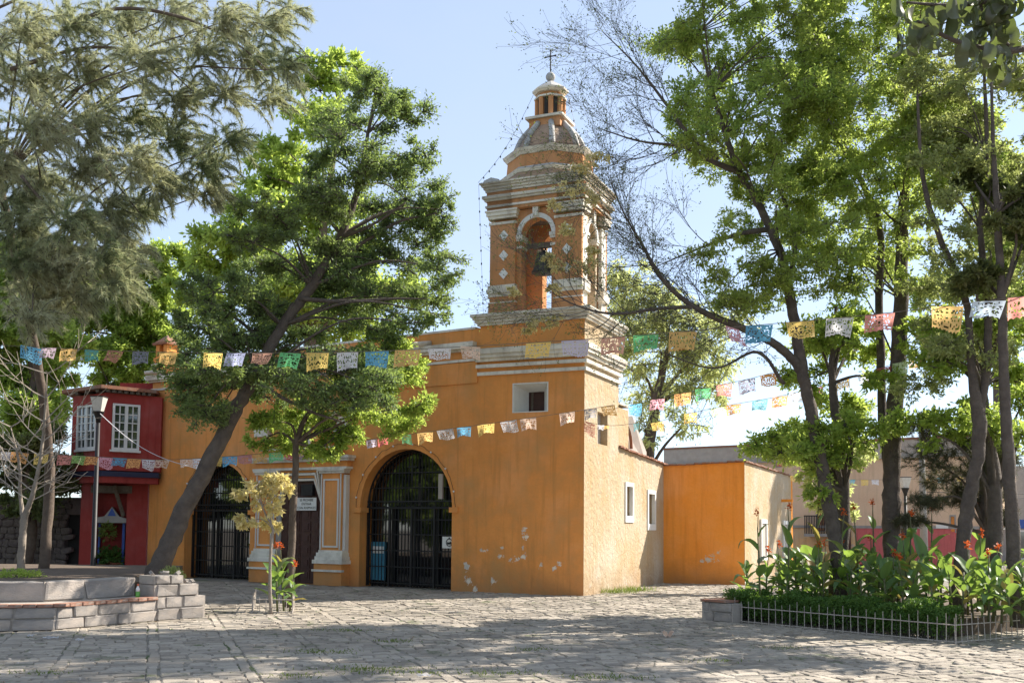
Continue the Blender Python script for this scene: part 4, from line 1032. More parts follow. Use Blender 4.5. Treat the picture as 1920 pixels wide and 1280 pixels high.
MAT['rail'] = simple('chipped_white_iron', (0.48, 0.43, 0.38), (0.28, 0.23, 0.19), 30, .7, .2, 60)
def railing(runs, label, cat='railing', hgt=.40, sp=.155, nm='railing', rr_=.0095, rails=(.12, .29), base=None):
    base = base or runs[0][0]
    o = thing(nm, label, cat, base)
    for (a, b2) in runs:
        d = b2 - a; L = d.length; u = d.normalized()
        for zr in rails: 
            z = zr if zr > .2 else .03
            MB().tube([a - base + V(0, 0, z), b2 - base + V(0, 0, z)], rr_ * .95, 6).build('rail', 'rail', o)
        n_ = max(2, int(L / sp))
        for i in range(n_ + 1):
            p = a + d * (i / n_) - base + V(random.uniform(-.008, .008), random.uniform(-.008, .008), 0); tall = hgt + (.05 if i % 3 == 0 else 0) + random.uniform(-.02, .02)
            MB().tube([p, p + V(random.uniform(-.012, .012), random.uniform(-.012, .012), tall)], [rr_ * .9, rr_ * .55], 5).build('picket', 'rail', o)
    return o
railing([(fa, fb), (fb, fc)], 'low chipped white iron railing along the flower bed on the right')
MAT['hedge'] = leaf_mat('hedge_leaf', (0.06, 0.13, 0.03), (0.11, 0.2, 0.045), (0.2, 0.34, 0.05), .38)
MAT['canna'] = leaf_mat('canna_leaf', (0.085, 0.17, 0.06), (0.13, 0.225, 0.085), (0.34, 0.5, 0.08), .45, rough=.38, gloss=.45)
MAT['canna_pale'] = leaf_mat('canna_leaf_pale', (0.19, 0.24, 0.13), (0.25, 0.28, 0.14), (0.36, 0.46, 0.1), .38, rough=.4, gloss=.45)
MAT['canna_dry'] = leaf_mat('canna_leaf_dry', (0.34, 0.28, 0.09), (0.3, 0.19, 0.08), (0.5, 0.42, 0.1), .4)
MAT['stem'] = simple('green_stem', (0.09, 0.12, 0.04), (0.12, 0.10, 0.05), 8, .6)
# hedge: clipped box, dense small leaves over a twiggy core
h0 = fa + nF * .42 + dF * .1; h1 = fb + nF * .5 - dF * .35
hd = thing('box_hedge', 'low clipped dark green hedge just behind the white railing', 'hedge', h0)
n_ = 42000; Lh = (h1 - h0).length
f = rng.uniform(0, 1, n_); wv = rng.uniform(-.34, .34, n_); hz = .02 + (.5 + .06 * np.sin(f * 23) + .05 * np.sin(f * 57 + 1)) * rng.uniform(0, 1, n_) ** .45
P = f[:, None] * np.array(h1 - h0) + wv[:, None] * np.array(nF) + np.stack([rng.normal(size=n_) * .02, rng.normal(size=n_) * .02, hz], 1)
D = rng.normal(size=(n_, 3)); D[:, 2] += .5
link('foliage', quads_mesh('foliage', leaf_quads(P, D, rng.uniform(.035, .06, n_), rng.uniform(.02, .032, n_)), 4, 'hedge'), hd)
st = rng.uniform(0, 1, 260); S0 = st[:, None] * np.array(h1 - h0) + rng.uniform(-.25, .25, (260, 1)) * np.array(nF) + np.array([0, 0, -.1]); S1 = S0 + np.concatenate([rng.normal(size=(260, 2)) * .1, np.full((260, 1), .5)], 1)
link('stems', quads_mesh('stems', segs_quads(S0, S1, .008, .004), 4, 'twig'), hd)

# cannas
def canna_leaf_mesh(k, mat):
    r = random.Random(300 + k); nx, ny = 4, 9; vs = []; fs = []
    bend = r.uniform(.15, .9); 
    for j in range(ny + 1):
        t_ = j / ny; w = math.sin(math.pi * min(1, t_ ** .8)) ** .75 * .19 * (1 - .12 * t_) + .006 * (1 - t_)
        a = bend * t_ * t_ * 1.2
        cx, cz = t_ * math.cos(a), t_ * math.sin(-a) * .6
        for i in range(nx + 1):
            s = (i / nx - .5) * 2
            vs.append((cx, s * w, cz + abs(s) * w * .45 + math.sin(t_ * 17 + s * 2 + k) * .008))
    for j in range(ny):
        for i in range(nx):
            q = j * (nx + 1) + i; fs.append((q, q + 1, q + nx + 2, q + nx + 1))
    me = bpy.data.meshes.new('leaf'); me.from_pydata(vs, [], fs); me.materials.append(MAT[mat]); me.polygons.foreach_set('use_smooth', [True] * len(fs)); me.update(); return me
CL = [canna_leaf_mesh(k, 'canna') for k in range(6)]; CLP = [canna_leaf_mesh(k, 'canna_pale') for k in range(3)]; CLY = [canna_leaf_mesh(k, 'canna_dry') for k in (1, 4)]
def canna_stem_mesh(): return MB().tube([(0, 0, 0), (.01, .005, .5), (0, .0, 1)], [.022, .018, .011], 6).mesh('stem', 'stem', True)
CS = canna_stem_mesh()
def flower_mesh(k):
    r = np.random.default_rng(500 + k); n_ = 34; z = r.uniform(0, .2, n_); P = np.stack([r.normal(size=n_) * .022, r.normal(size=n_) * .022, z], 1)
    D = r.normal(size=(n_, 3)); D[:, 2] += .4; global rng; o = rng; rng = r
    q = leaf_quads(P, D, r.uniform(.05, .1, n_), r.uniform(.03, .05, n_)); rng = o
    return quads_mesh('flower', q, 4, 'petal')
FL = [flower_mesh(k) for k in range(4)]
def canna(p, h, seed, label, group=None, flower=False, lean=0.0, nleaf=None, lsc=1.0):
    r = random.Random(seed); o = thing('canna_plant', label, 'plant', p, r.uniform(0, 6.28), group)
    o.rotation_euler = (r.uniform(-.08, .08) + lean, r.uniform(-.08, .08), r.uniform(0, 6.28))
    link('stem', CS, o, (0, 0, 0), None, (1, 1, h))
    nl = nleaf or r.randint(6, 9); a = r.uniform(0, 6.28)
    for i in range(nl):
        f_ = (i + .6) / nl; a += 2.4 + r.uniform(-.5, .5); L = (.62 - .25 * abs(f_ - .45)) * r.uniform(.8, 1.15) * min(1.15, h) * lsc
        pit = .35 + .75 * f_ + r.uniform(-.25, .25)
        link('leaf', CLY[r.randrange(2)] if r.random() < .09 else (CL + CLP)[r.randrange(9)] if r.random() < .5 else CL[r.randrange(6)], o, (0, 0, h * (.12 + .8 * f_)), (r.uniform(-.35, .35), -pit, a), (L, L * r.uniform(.85, 1.2), L))
    if flower:
        link('flower_stalk', CS, o, (0, 0, h * .95), (r.uniform(-.08, .08), r.uniform(-.08, .08), 0), (.5, .5, .38)); link('flower', FL[r.randrange(4)], o, (0, 0, h * .95 + .3), None, (.72, .72, .62))
    return o
# front rows placed along the bed, heads in the picture at about y 1010-1060
flw = [(1392, .0), (1440, .9), (1478, 1.6), (1540, 1.2), (1570, 1.8), (1612, 1.5), (1638, 1.2), (1740, 1.2), (1763, 1.5), (1853, .9), (1885, 1.3), (1905, 1.9)]
seed = 0; spots = []
for row, (off, dens, hh) in enumerate(((.95, 17, .8), (1.5, 17, .9), (2.15, 16, .97), (2.9, 13, 1.02))):
    for i in range(dens):
        f_ = (i + random.uniform(.1, .9)) / dens; p = fa + (fb - fa) * (f_ * 1.24 - .02) + nF * (off + random.uniform(-.2, .2))
        spots.append((p, hh * random.uniform(.8, 1.12), row, f_))
ORD = 'first second third fourth fifth sixth seventh eighth ninth tenth eleventh twelfth thirteenth fourteenth fifteenth sixteenth seventeenth'.split()
spots.sort(key=lambda s: (s[2], s[3])); cntr = {}
for i, (p, h, row, _f) in enumerate(spots):
    fl = i % 4 == 1; cntr[row] = cntr.get(row, -1) + 1; where = '%s from the left in the %s row of the railed bed' % (ORD[cntr[row]], ['front', 'second', 'third', 'back'][row])
    canna(V(p.x, p.y, .27), h, i, ('canna with orange flower, ' if fl else 'leafy green canna, ') + where,
          'flowering cannas in the railed bed' if fl else 'leafy cannas in the railed bed', fl)
for i in range(9):      # taller stalks that rise in front of the wing and the tan building
    px_ = [1425, 1478, 1530, 1572, 1612, 1640, 1700, 1745, 1853][i]; Y = 19.5 + (i % 3) * .5; q = at(px_, 1000, Y)
    canna(V(q.x, q.y, .27), 1.5 + .12 * (i % 3), 200 + i, 'tall canna stalk with orange flower, %s from the left behind the railed bed' % ORD[i], 'tall flowering cannas of the railed bed', True, nleaf=5, lsc=.8)

# ------------------------------------------------------------------ small plot with sapling, left of centre
sp_ = gr(528, 1150)
r0, r1, r2, r3 = gr(473, 1149), gr(548, 1150), gr(552, 1138), gr(478, 1136)
railing([(r0, r1), (r1, r2), (r3, r0)], 'tiny bent picket fence round the sapling on the paving', sp=.13, hgt=.3, rails=(.12, .27))
canna(gr(520, 1146), 1.0, 901, 'flowering canna at the left of the fenced sapling plot', flower=True, nleaf=6)
canna(gr(532, 1144), 1.0, 907, 'flowering canna against the thin trunk in the sapling plot', flower=True, nleaf=7)
canna(gr(543, 1147), .62, 911, 'short canna at the right of the fenced sapling plot', flower=True, nleaf=6)

# ------------------------------------------------------------------ street behind, right
ba, bb_ = at(1243, 995, 62), at(1800, 995, 52)
ba.z = bb_.z = 0
fb_ = thing('tan_building', 'long tan two storey building with rose dado across the street', 'building', ba)
dB = bb_ - ba; LB = dB.length; aB = math.atan2(dB.y, dB.x); fb_.rotation_euler = (0, 0, aB)
def bxp(px_):      # pixel column -> distance along the facade line
    d = ray(px_, 950); c = np.array(ba); e = np.array(dB) / LB; A = np.array([[d[0], -e[0]], [d[1], -e[1]]]); s = np.linalg.solve(A, np.array([c[0], c[1]])); return s[1]
def bz(px_, py_): s = bxp(px_); P = ba + dB * (s / LB); return zat(px_, py_, P)
zmid = bz(1640, 990); ztop = bz(1400, 868); zpar = bz(1400, 836)
MB().box(0, bxp(1605), 0, 8, 0, zmid).build('ground_storey', 'tan_yellow', fb_)
MB().box(bxp(1605) + .003, bxp(1790), -.03, 8, 0, zmid).build('ground_storey', 'rose', fb_)
MB().box(-.05, bxp(1845), -.06, 8, zmid + .001, zmid + .14).build('ledge', 'concrete', fb_)
x1 = bxp(1843)
MB().box(0, x1, 0, 8, zmid + .142, ztop).build('upper_storey', 'tan', fb_)
MB().box(-.1, x1 + .1, -.12, 8, ztop + .001, ztop + .16).build('ledge', 'concrete', fb_)
MB().box(0, x1, .1, 8, ztop + .162, zpar).build('parapet', 'grey_plaster', fb_)
MB().box(-.05, x1, .05, 8, zpar + .001, zpar + .1).build('parapet_cap', 'tile', fb_)
for (xa, xb, ya, yb, nm, mt) in ((1530, 1548, 935, 996, 'window', 'iron'), (1780, 1792, 965, 998, 'window', 'iron'), (1455, 1470, 866, 876, 'vent', 'rose')):
    s0, s1 = bxp(xa), bxp(xb); w = link(nm, None, fb_)
    MB().box(s0, s1, -.02, .02, bz(xa, yb), bz(xa, ya)).build('frame', 'concrete', w); MB().box(s0 + .07, s1 - .07, -.04, -.021, bz(xa, yb) + .05, bz(xa, ya) - .07).build('pane', 'wglass' if mt == 'iron' else mt, w)
s0, s1 = bxp(1517), bxp(1560); zb0, zb1 = bz(1530, 1000), bz(1530, 968)
bc = link('balcony', None, fb_); MB().box(s0, s1, -.8, -.061, zb0 - .15, zb0).build('slab', 'concrete', bc)
for i in range(14): s = s0 + (s1 - s0) * (i + .5) / 14; MB().box(s - .02, s + .02, -.78, -.74, zb0, zb1).build('baluster', 'iron', bc)
MB().box(s0, s1, -.79, -.73, zb1 + .002, zb1 + .06).build('rail', 'iron', bc)
s0, s1 = bxp(1755), bxp(1778); MB().box(s0, s1, -.09, -.03, bz(1760, 990), bz(1760, 983)).build('street_sign', 'paper_white', fb_)
for s in (bxp(1560), bxp(1660)): MB().box(s, s + 1.0, -.06, -.001, 0, 2.3).build('door', 'door_wood', fb_)
# utility pole, wires
up_ = at(1728, 860, 44); o = thing('utility_pole', 'pale concrete utility pole in front of the tan building', 'pole', (up_.x, up_.y, 0))
MB().tube([(.05, 0, 0), (0, 0, up_.z + 2)], [.17, .1], 10).build('pole', 'concrete', o, True)
for z in (up_.z - 1.4, up_.z - 1.6): MB().tube([(0, 0, z), (6, 4, z + .1), (14, 9, z + .6)], .015, 4).build('wire', 'iron', o)
# far shop corner at the right
q = at(1790, 995, 60); q.z = 0
fs_ = thing('far_shop', 'pale far shop front with blue band at the right of the street', 'building', q)
MB().box(0, 12, 0, 5, 0, 5.6).build('wall', 'concrete', fs_); MB().box(.2, 12, -.05, -.002, 2.0, 2.5).build('fascia', 'blue', fs_)
for i in range(4):
    w = link('window', None, fs_); MB().box(.6 + i * 2.6, 2.4 + i * 2.6, -.04, -.003, .2, 1.9).build('frame', 'white_clean', w); MB().box(.75 + i * 2.6, 2.25 + i * 2.6, -.06, -.041, .3, 1.8).build('pane', 'wglass', w)
MB().box(1.2, 2.9, -.3, -.1, 2.7, 4.0).build('sign_panel', 'tan_yellow', fs_)

# ------------------------------------------------------------------ cut paper banners
def paper_mat(name, c):
    m, nt, b = new_mat(name); b.inputs['Base Color'].default_value = (*c, 1); b.inputs['Roughness'].default_value = .7
    t_ = nd(nt, 'ShaderNodeBsdfTranslucent'); t_.inputs['Color'].default_value = (*[min(1, x * 1.15) for x in c], 1)
    mx = nd(nt, 'ShaderNodeMixShader'); mx.inputs[0].default_value = .68
    nt.links.new(b.outputs[0], mx.inputs[1]); nt.links.new(t_.outputs[0], mx.inputs[2]); nt.links.new(mx.outputs[0], nt.nodes['Material Output'].inputs[0]); return m
PC = dict(blue=(.03, .36, .62), mauve=(.42, .30, .38), gold=(.72, .42, .07), teal=(.05, .42, .36), brick=(.62, .22, .12), slate=(.2, .2, .28), yellow=(.85, .58, .08), periwinkle=(.42, .46, .75),
          salmon=(.72, .34, .22), green=(.06, .52, .14), white=(.72, .71, .74), peach=(.78, .56, .42), lilac=(.6, .55, .7), pink=(.72, .3, .38), iceblue=(.55, .65, .78), coral=(.72, .22, .17), orange=(.82, .36, .05),
          lime=(.3, .6, .1), red=(.65, .06, .06), grey=(.4, .38, .4), cyan=(.15, .55, .65), palegreen=(.55, .66, .36))
for k, c in PC.items(): MAT['paper_' + k] = paper_mat('paper_' + k, tuple(x * .8 + .12 for x in c))
def flag_mesh(k, cmat):
    r = random.Random(60 + k); nx, ny = 24, 14; hole = set()
    for j in range(1, ny - 2):
        for i in range(0, nx // 2):
            if i > 0 and r.random() < (.34 if (j + k) % 4 else .08) * (1.2 if (i + k) % 3 else .6): hole.add((i, j)); hole.add((nx - 1 - i, j))
    vs = []; fs = []; idx = {}
    ph = r.uniform(0, 6)
    def vert(i, j):
        if (i, j) not in idx:
            x = i / nx - .5; z = -j / ny
            if j == ny: z += .07 * abs(math.sin(i * math.pi / (3 + k % 3))) + (.14 if 9 < i < 15 and k % 2 else 0)
            y = (.12 * math.sin(x * 5 + ph) + .08 * math.sin(x * 9 + ph * 2)) * (-z) + .34 * z * z * math.cos(ph)
            idx[(i, j)] = len(vs); vs.append((x * (1 - .1 * -z) + .08 * z * math.sin(ph), y, z * (1 - .12 * math.sin(x * 4 + ph))))
        return idx[(i, j)]
    for j in range(ny):
        for i in range(nx):
            if (i, j) in hole: continue
            if j == ny - 1 and i % 4 == 3 and r.random() < .5: continue
            fs.append((vert(i, j), vert(i + 1, j), vert(i + 1, j + 1), vert(i, j + 1)))
    me = bpy.data.meshes.new('flag'); me.from_pydata(vs, [], fs); me.materials.append(MAT['paper_' + cmat]); me.polygons.foreach_set('use_smooth', [True] * len(fs)); me.update(); return me
FM = {}
def banner(label, pts, flags, hr=.72, tilt=.25):
    ctrl = [(*at(x, y, Y), 0.0) for (x, y, Y) in pts]
    sp = spline(ctrl, 14); o = thing('paper_banner', label, 'banner', sp[0][:3], 0, 'strings of cut paper banners')
    base = Vector(sp[0][:3])
    MB().tube([Vector(p[:3]) - base for p in sp], .007, 4).build('string', 'wood_beam', o)
    pix = [view_px(p[:3])[0] for p in sp]
    for i, fl in enumerate(flags):
        px_, c, w = fl[:3]; tw = fl[3] if len(fl) > 3 else 0.0
        if px_ < min(pix) or px_ > max(pix): continue
        k = max(j for j in range(len(pix)) if pix[j] <= px_); k = min(k, len(pix) - 2)
        f_ = (px_ - pix[k]) / (pix[k + 1] - pix[k]); p = Vector(sp[k][:3]).lerp(Vector(sp[k + 1][:3]), f_); d = Vector(sp[k + 1][:3]) - Vector(sp[k][:3])
        W = w * p.y / F; key = (i % 9, c)
        W = W / max(.35, abs(math.cos(tw)))
        if key not in FM: FM[key] = flag_mesh(i % 9, c)
        fo = link('flag', FM[key], o, p - base - V(0, 0, .006), (random.uniform(-tilt, tilt) * 1.5, -math.atan2(d.z, math.hypot(d.x, d.y)) + random.uniform(-.05, .05), math.atan2(d.y, d.x) * .6 + tw), (W, W * .8, W * hr * random.uniform(.88, 1.1)))
        fo['label'] = c.replace('iceblue', 'ice blue').replace('palegreen', 'pale green') + ' cut paper flag'
    return o
banner('long upper string of cut paper flags crossing the whole plaza', [(-120, 640, 21), (60, 650, 20.2), (315, 660, 19), (640, 660, 18), (900, 648, 17.4), (1150, 632, 16.8), (1424, 609, 15.8), (1650, 588, 14.8), (1860, 563, 13.5), (2050, 538, 12.5)],
    [(60, 'blue', 25, .9), (92, 'mauve', 32), (130, 'gold', 36), (172, 'teal', 30), (217, 'brick', 34), (264, 'slate', 34), (315, 'gold', 36), (400, 'yellow', 38), (443, 'periwinkle', 38), (492, 'salmon', 40), (545, 'green', 42), (596, 'yellow', 44), (652, 'white', 42), (707, 'blue', 46),
     (765, 'gold', 50), (824, 'white', 44), (882, 'peach', 34, .6), (1010, 'yellow', 48), (1078, 'lilac', 52), (1150, 'salmon', 46), (1211, 'green', 48), (1281, 'gold', 52), (1373, 'pink', 22, 1.1), (1424, 'blue', 50), (1500, 'yellow', 52), (1575, 'white', 50), (1650, 'coral', 54), (1776, 'gold', 58), (1855, 'iceblue', 58), (1918, 'coral', 52)])
banner('lower string of small cut paper flags across the church front', [(-60, 842, 23), (60, 849, 23), (225, 858, 23.5), (330, 861, 23.5), (520, 847, 23.8), (720, 820, 24), (900, 796, 24.3), (1063, 773, 24.6), (1150, 759, 25.5)],
    [(15, 'white', 26), (38, 'orange', 28, .4), (78, 'yellow', 26), (122, 'coral', 26), (148, 'lime', 24), (172, 'orange', 24), (198, 'pink', 26), (225, 'blue', 26), (252, 'orange', 26), (278, 'white', 26), (305, 'peach', 26), (350, 'peach', 24), (374, 'white', 26), (405, 'yellow', 24), (431, 'blue', 28), (459, 'pink', 26), (488, 'gold', 27), (517, 'green', 27), (543, 'red', 24), (567, 'mauve', 28),
     (697, 'lilac', 20), (718, 'red', 20), (762, 'green', 18, .7), (797, 'gold', 30), (834, 'white', 31), (870, 'blue', 27), (911, 'yellow', 33), (953, 'white', 31), (990, 'peach', 31), (1063, 'peach', 31), (1107, 'grey', 28), (1140, 'gold', 30)])
banner('string of paper flags from the tower up to the right hand trees', [(1150, 766, 25.5), (1233, 748, 24), (1318, 728, 23), (1400, 711, 22), (1480, 690, 21)], [(1190, 'blue', 30), (1233, 'pink', 30), (1280, 'orange', 33), (1318, 'green', 26, .5), (1358, 'coral', 32), (1400, 'slate', 34), (1440, 'orange', 32)])
banner('sagging string of paper flags running behind the right hand trunks', [(1200, 800, 26), (1295, 774, 25), (1380, 757, 24), (1465, 742, 23), (1580, 712, 21.5), (1690, 678, 20), (1800, 650, 18.5)],
    [(1232, 'yellow', 22, .4), (1295, 'yellow', 26), (1345, 'palegreen', 26), (1375, 'orange', 26, .4), (1425, 'cyan', 30), (1463, 'orange', 30), (1493, 'white', 28), (1531, 'red', 22, .4), (1580, 'gold', 26), (1620, 'white', 26), (1656, 'red', 30), (1688, 'palegreen', 30), (1720, 'gold', 30), (1766, 'pink', 34), (1788, 'cyan', 22, .5)])
banner('far string of paper flags before the tan building', [(1478, 890, 37), (1560, 898, 40), (1700, 898, 41), (1850, 890, 42)], [(1487, 'yellow', 14), (1506, 'white', 14), (1598, 'cyan', 13), (1621, 'yellow', 15), (1641, 'white', 14), (1700, 'white', 14), (1742, 'gold', 14), (1763, 'cyan', 14), (1800, 'yellow', 14)])
banner('short string of paper flags close to the tower side wall', [(1096, 790, 26.1), (1128, 796, 26.0), (1160, 797, 26.0), (1215, 790, 26.5)], [(1107, 'brick', 18, .9), (1127, 'white', 13), (1138, 'gold', 9), (1193, 'cyan', 18, .5)])
a_, b_ = at(188, 775, 26.4), at(372, 878, 22)
rp = thing('tether_cord', 'thin pale cord sagging from the street lamp towards the leaning trunk', 'cord', a_)
MB().tube([(a_.lerp(b_, i / 14) - a_) + V(0, 0, -.25 * math.sin(math.pi * i / 14)) for i in range(15)], .009, 4).build('cord', 'paper_white', rp)

# ------------------------------------------------------------------ trees
def px_clump(c, Y): x, y, rx, ry = c[:4]; p = np.array(at(x, y, Y)); s = Y / F; return p, np.array([rx * s, (rx + ry) * .5 * s, ry * s])
def limb_tubes(paths, base, seg=9, wob=.02):
    mb = MB()
    for pth in paths:
        sp = spline(pth, 7); r_ = random.Random(len(sp)); pts = []; rad = []
        for q in sp:
            w = wob * q[3] * 6; pts.append(Vector(q[:3]) - base + V(r_.uniform(-w, w), r_.uniform(-w, w), 0)); rad.append(max(.004, q[3]))
        mb.tube(pts, rad, seg, jit=.07)
    return mb
def clump_leaves(clumps, dens, Ll, Lw, droop=0.15, sub=9, subr=.42, sigma=1.0, outb=.6):
    """leaves grouped in sprays inside each clump; returns positions, directions and the twig segments that carry them"""
    Ps, Ds, T0, T1 = [], [], [], []
    Ss = []
    for cl_ in clumps:
        c, rad = cl_[:2]; wt = cl_[2] if len(cl_) > 2 else 1.0
        vol = float(np.prod(rad)) ** (1 / 3)
        ns = max(5, int(sub * max(1., vol / .9) ** 1.3))
        u = unit(rng.normal(size=(ns, 3))) * rng.uniform(.25, 1.12, (ns, 1)) ** .6
        sc_ = c + u * rad
        nl = max(8, int(dens * wt * vol ** 2.2 / ns * 9))
        for s, uu in zip(sc_, u):
            sr = vol * subr * rng.uniform(.6, 1.25)
            # sprays radiating in this sub-clump
            nsp = max(3, nl // 14); d = unit(rng.normal(size=(nsp, 3)) + uu * outb + np.array([0, 0, .25])); L = sr * rng.uniform(.4, 1.15, nsp)
            tip = s + d * L[:, None] * np.array([1.15, 1.15, .72])
            T0.append(np.repeat(s[None], nsp, 0)); T1.append(tip)
            k = 14; f_ = rng.uniform(.25, 1.05, (nsp, k, 1)); P = s + (tip - s)[:, None, :] * f_ + rng.normal(size=(nsp, k, 3)) * sr * .17 * sigma
            D = d[:, None, :] * .6 + rng.normal(size=(nsp, k, 3)) * .75; D[..., 2] -= droop
            Ps.append(P.reshape(-1, 3)); Ds.append(D.reshape(-1, 3)); Ss.append(np.full(nsp * k, wt ** -.42))
        T0.append(np.repeat(c[None], ns, 0)); T1.append(sc_)
    P = np.concatenate(Ps); D = np.concatenate(Ds)
    S = np.concatenate(Ss); return P, D, rng.uniform(.7, 1.3, len(P)) * Ll * S, rng.uniform(.75, 1.25, len(P)) * Lw * S, np.concatenate(T0), np.concatenate(T1)
def tree(name, label, base, paths, clumps, mats, dens=60, Ll=.12, Lw=.055, group=None, twr=.008, **kw):
    """paths: limbs as (x,y,z,r) points; clumps: (centre, radii); mats: bark, leaf, twig"""
    o = thing(name, label, 'tree', base, 0, group); bv = Vector(base)
    limb_tubes(paths, bv).build('trunk', mats[0], o, True, fix=False)
    if clumps:
        P, D, L, W, T0, T1 = clump_leaves(clumps, dens, Ll, Lw, **kw)
        bn = np.array(bv)
        print(name, len(P)); link('crown', quads_mesh('crown', leaf_quads(P - bn, D, L, W), 4, mats[1]), o)
        tag(link('branches', quads_mesh('branches', segs_quads(T0 - bn, T1 - bn, twr * 1.4, twr * .5), 4, mats[2]), o), kind='stuff')
    return o
def pp(x, y, Y, r): p = at(x, y, Y); return (p.x, p.y, p.z, r)
def limbs_to(clumps, spine, r=.05, every=1):
    """a curved limb from the nearest lower spine point to each clump"""
    out = []
    for c, rad in [k_[:2] for k_ in clumps[::every] if len(k_) < 3]:
        best = min(spine, key=lambda q: np.linalg.norm(np.array(q[:3]) - c) + (3 * max(0, q[2] - c[2] + .3)))
        a = np.array(best[:3]); m = (a + c) / 2 + np.array([0, 0, .12 * np.linalg.norm(c - a)]) + rng.normal(size=3) * .1
        r0 = min(best[3] * .55, r * 1.3)
        out.append([(*a, r0), (*m, r0 * .65), (*c, r0 * .28)])
    return out
MAT['leaf_dark'] = leaf_mat('dark_leaf', (0.105, 0.165, 0.072), (0.175, 0.24, 0.105), (0.36, 0.48, 0.12), .47, patch=((0.17, 0.21, 0.085), .35))
MAT['leaf_bright'] = leaf_mat('bright_leaf', (0.2, 0.31, 0.06), (0.3, 0.4, 0.09), (0.58, 0.72, 0.14), .58)
MAT['leaf_mid'] = leaf_mat('mid_leaf', (0.16, 0.25, 0.07), (0.24, 0.34, 0.1), (0.6, 0.74, 0.16), .6, patch=((0.2, 0.22, 0.065), .5))
MAT['leaf_olive'] = leaf_mat('olive_leaf', (0.24, 0.28, 0.1), (0.33, 0.36, 0.15), (0.5, 0.56, 0.18), .5)
MAT['leaf_pale'] = leaf_mat('pale_leaf', (0.38, 0.42, 0.17), (0.48, 0.5, 0.23), (0.7, 0.76, 0.3), .6)
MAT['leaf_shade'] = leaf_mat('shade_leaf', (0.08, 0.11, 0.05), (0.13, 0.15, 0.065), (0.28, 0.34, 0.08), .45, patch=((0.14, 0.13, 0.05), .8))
MAT['leaf_yellow'] = leaf_mat('yellow_leaf', (0.7, 0.62, 0.3), (0.8, 0.68, 0.42), (0.85, 0.75, 0.3), .6)
MAT['needle'] = leaf_mat('casuarina_needle', (0.33, 0.36, 0.22), (0.6, 0.57, 0.4), (0.58, 0.6, 0.32), .42, patch=((0.14, 0.2, 0.09), .55))
MAT['pine'] = leaf_mat('pine_needle', (0.07, 0.085, 0.045), (0.12, 0.105, 0.06), (0.14, 0.14, 0.05), .25)

def crown_poly(poly, n, rmin, rmax, Y, dY, seed, wt=None):
    r = random.Random(seed); out = []; xs = [p[0] for p in poly]; ys = [p[1] for p in poly]
    def inside(x, y):
        c = False; j = len(poly) - 1
        for i in range(len(poly)):
            if (poly[i][1] > y) != (poly[j][1] > y) and x < (poly[j][0] - poly[i][0]) * (y - poly[i][1]) / (poly[j][1] - poly[i][1]) + poly[i][0]: c = not c
            j = i
        return c
    while len(out) < n:
        x, y = r.uniform(min(xs), max(xs)), r.uniform(min(ys), max(ys))
        if inside(x, y): rx = r.uniform(rmin, rmax); q = px_clump((x, y, rx, rx * .62), Y + r.uniform(-dY, dY)); out.append(q if wt is None else (*q, wt))
    return out
# -- dark leaning tree in the left planter
Yd = 21.5
dark = [(700, 170, 60, 38), (735, 215, 70, 38), (640, 238, 48, 36), (770, 205, 32, 20), (690, 300, 85, 46), (782, 296, 40, 34), (615, 290, 42, 36), (760, 372, 88, 44), (826, 392, 34, 34), (650, 372, 75, 36), (500, 392, 55, 28), (580, 355, 38, 28),
        (812, 444, 52, 36), (700, 432, 55, 26), (545, 440, 55, 30), (474, 455, 42, 26), (560, 486, 105, 38), (480, 510, 48, 26), (722, 492, 78, 34), (822, 502, 44, 36), (402, 548, 62, 34), (482, 562, 68, 34), (642, 560, 88, 34), (762, 560, 76, 34), (818, 588, 28, 22),
        (372, 612, 48, 34), (452, 622, 78, 32), (562, 642, 78, 28), (702, 618, 68, 26), (782, 606, 36, 22), (402, 682, 68, 30), (352, 742, 42, 40), (408, 776, 34, 20), (522, 700, 66, 30), (642, 700, 78, 34), (700, 726, 56, 38), (612, 752, 56, 24), (432, 728, 46, 26), (335, 695, 36, 28), (465, 690, 60, 26), (565, 728, 60, 28), (690, 676, 54, 28), (500, 745, 50, 24), (375, 720, 44, 30), (385, 770, 40, 26), (660, 745, 44, 26), (600, 690, 60, 26), (360, 655, 44, 26)]
dc = []
for i, c in enumerate(dark): dc.append(px_clump(c, Yd + [(-1.4), 0, 1.3, .6, -.7][i % 5]))
spine = [pp(285, 1100, 20.6, 0.2356), pp(312, 1030, 20.7, 0.1976), pp(350, 945, 20.9, 0.1786), pp(395, 860, 21, 0.1634), pp(436, 780, 21.1, 0.1444), pp(478, 705, 21.2, 0.1292), pp(530, 610, 21.4, 0.114), pp(585, 535, 21.5, 0.1064), pp(640, 440, 21.5, 0.0836), pp(672, 350, 21.5, 0.0608), pp(690, 250, 21.4, 0.038), pp(705, 170, 21.4, 0.0152)]
sec = [[pp(478, 712, 21.2, 0.054), pp(520, 740, 21, 0.042), pp(580, 770, 20.8, 0.03), pp(640, 790, 20.6, 0.018)], [pp(560, 560, 21.4, 0.054), pp(640, 565, 21.2, 0.042), pp(740, 560, 21, 0.024), pp(800, 560, 20.8, 0.012)], [pp(612, 500, 21.5, 0.06), pp(680, 455, 21.8, 0.042), pp(750, 415, 22, 0.03), pp(820, 400, 22, 0.012)],
       [pp(505, 660, 21.3, 0.048), pp(460, 610, 21.8, 0.036), pp(400, 570, 22.2, 0.018)], [pp(640, 445, 21.5, 0.048), pp(700, 420, 21.2, 0.03), pp(760, 380, 21, 0.018)]]
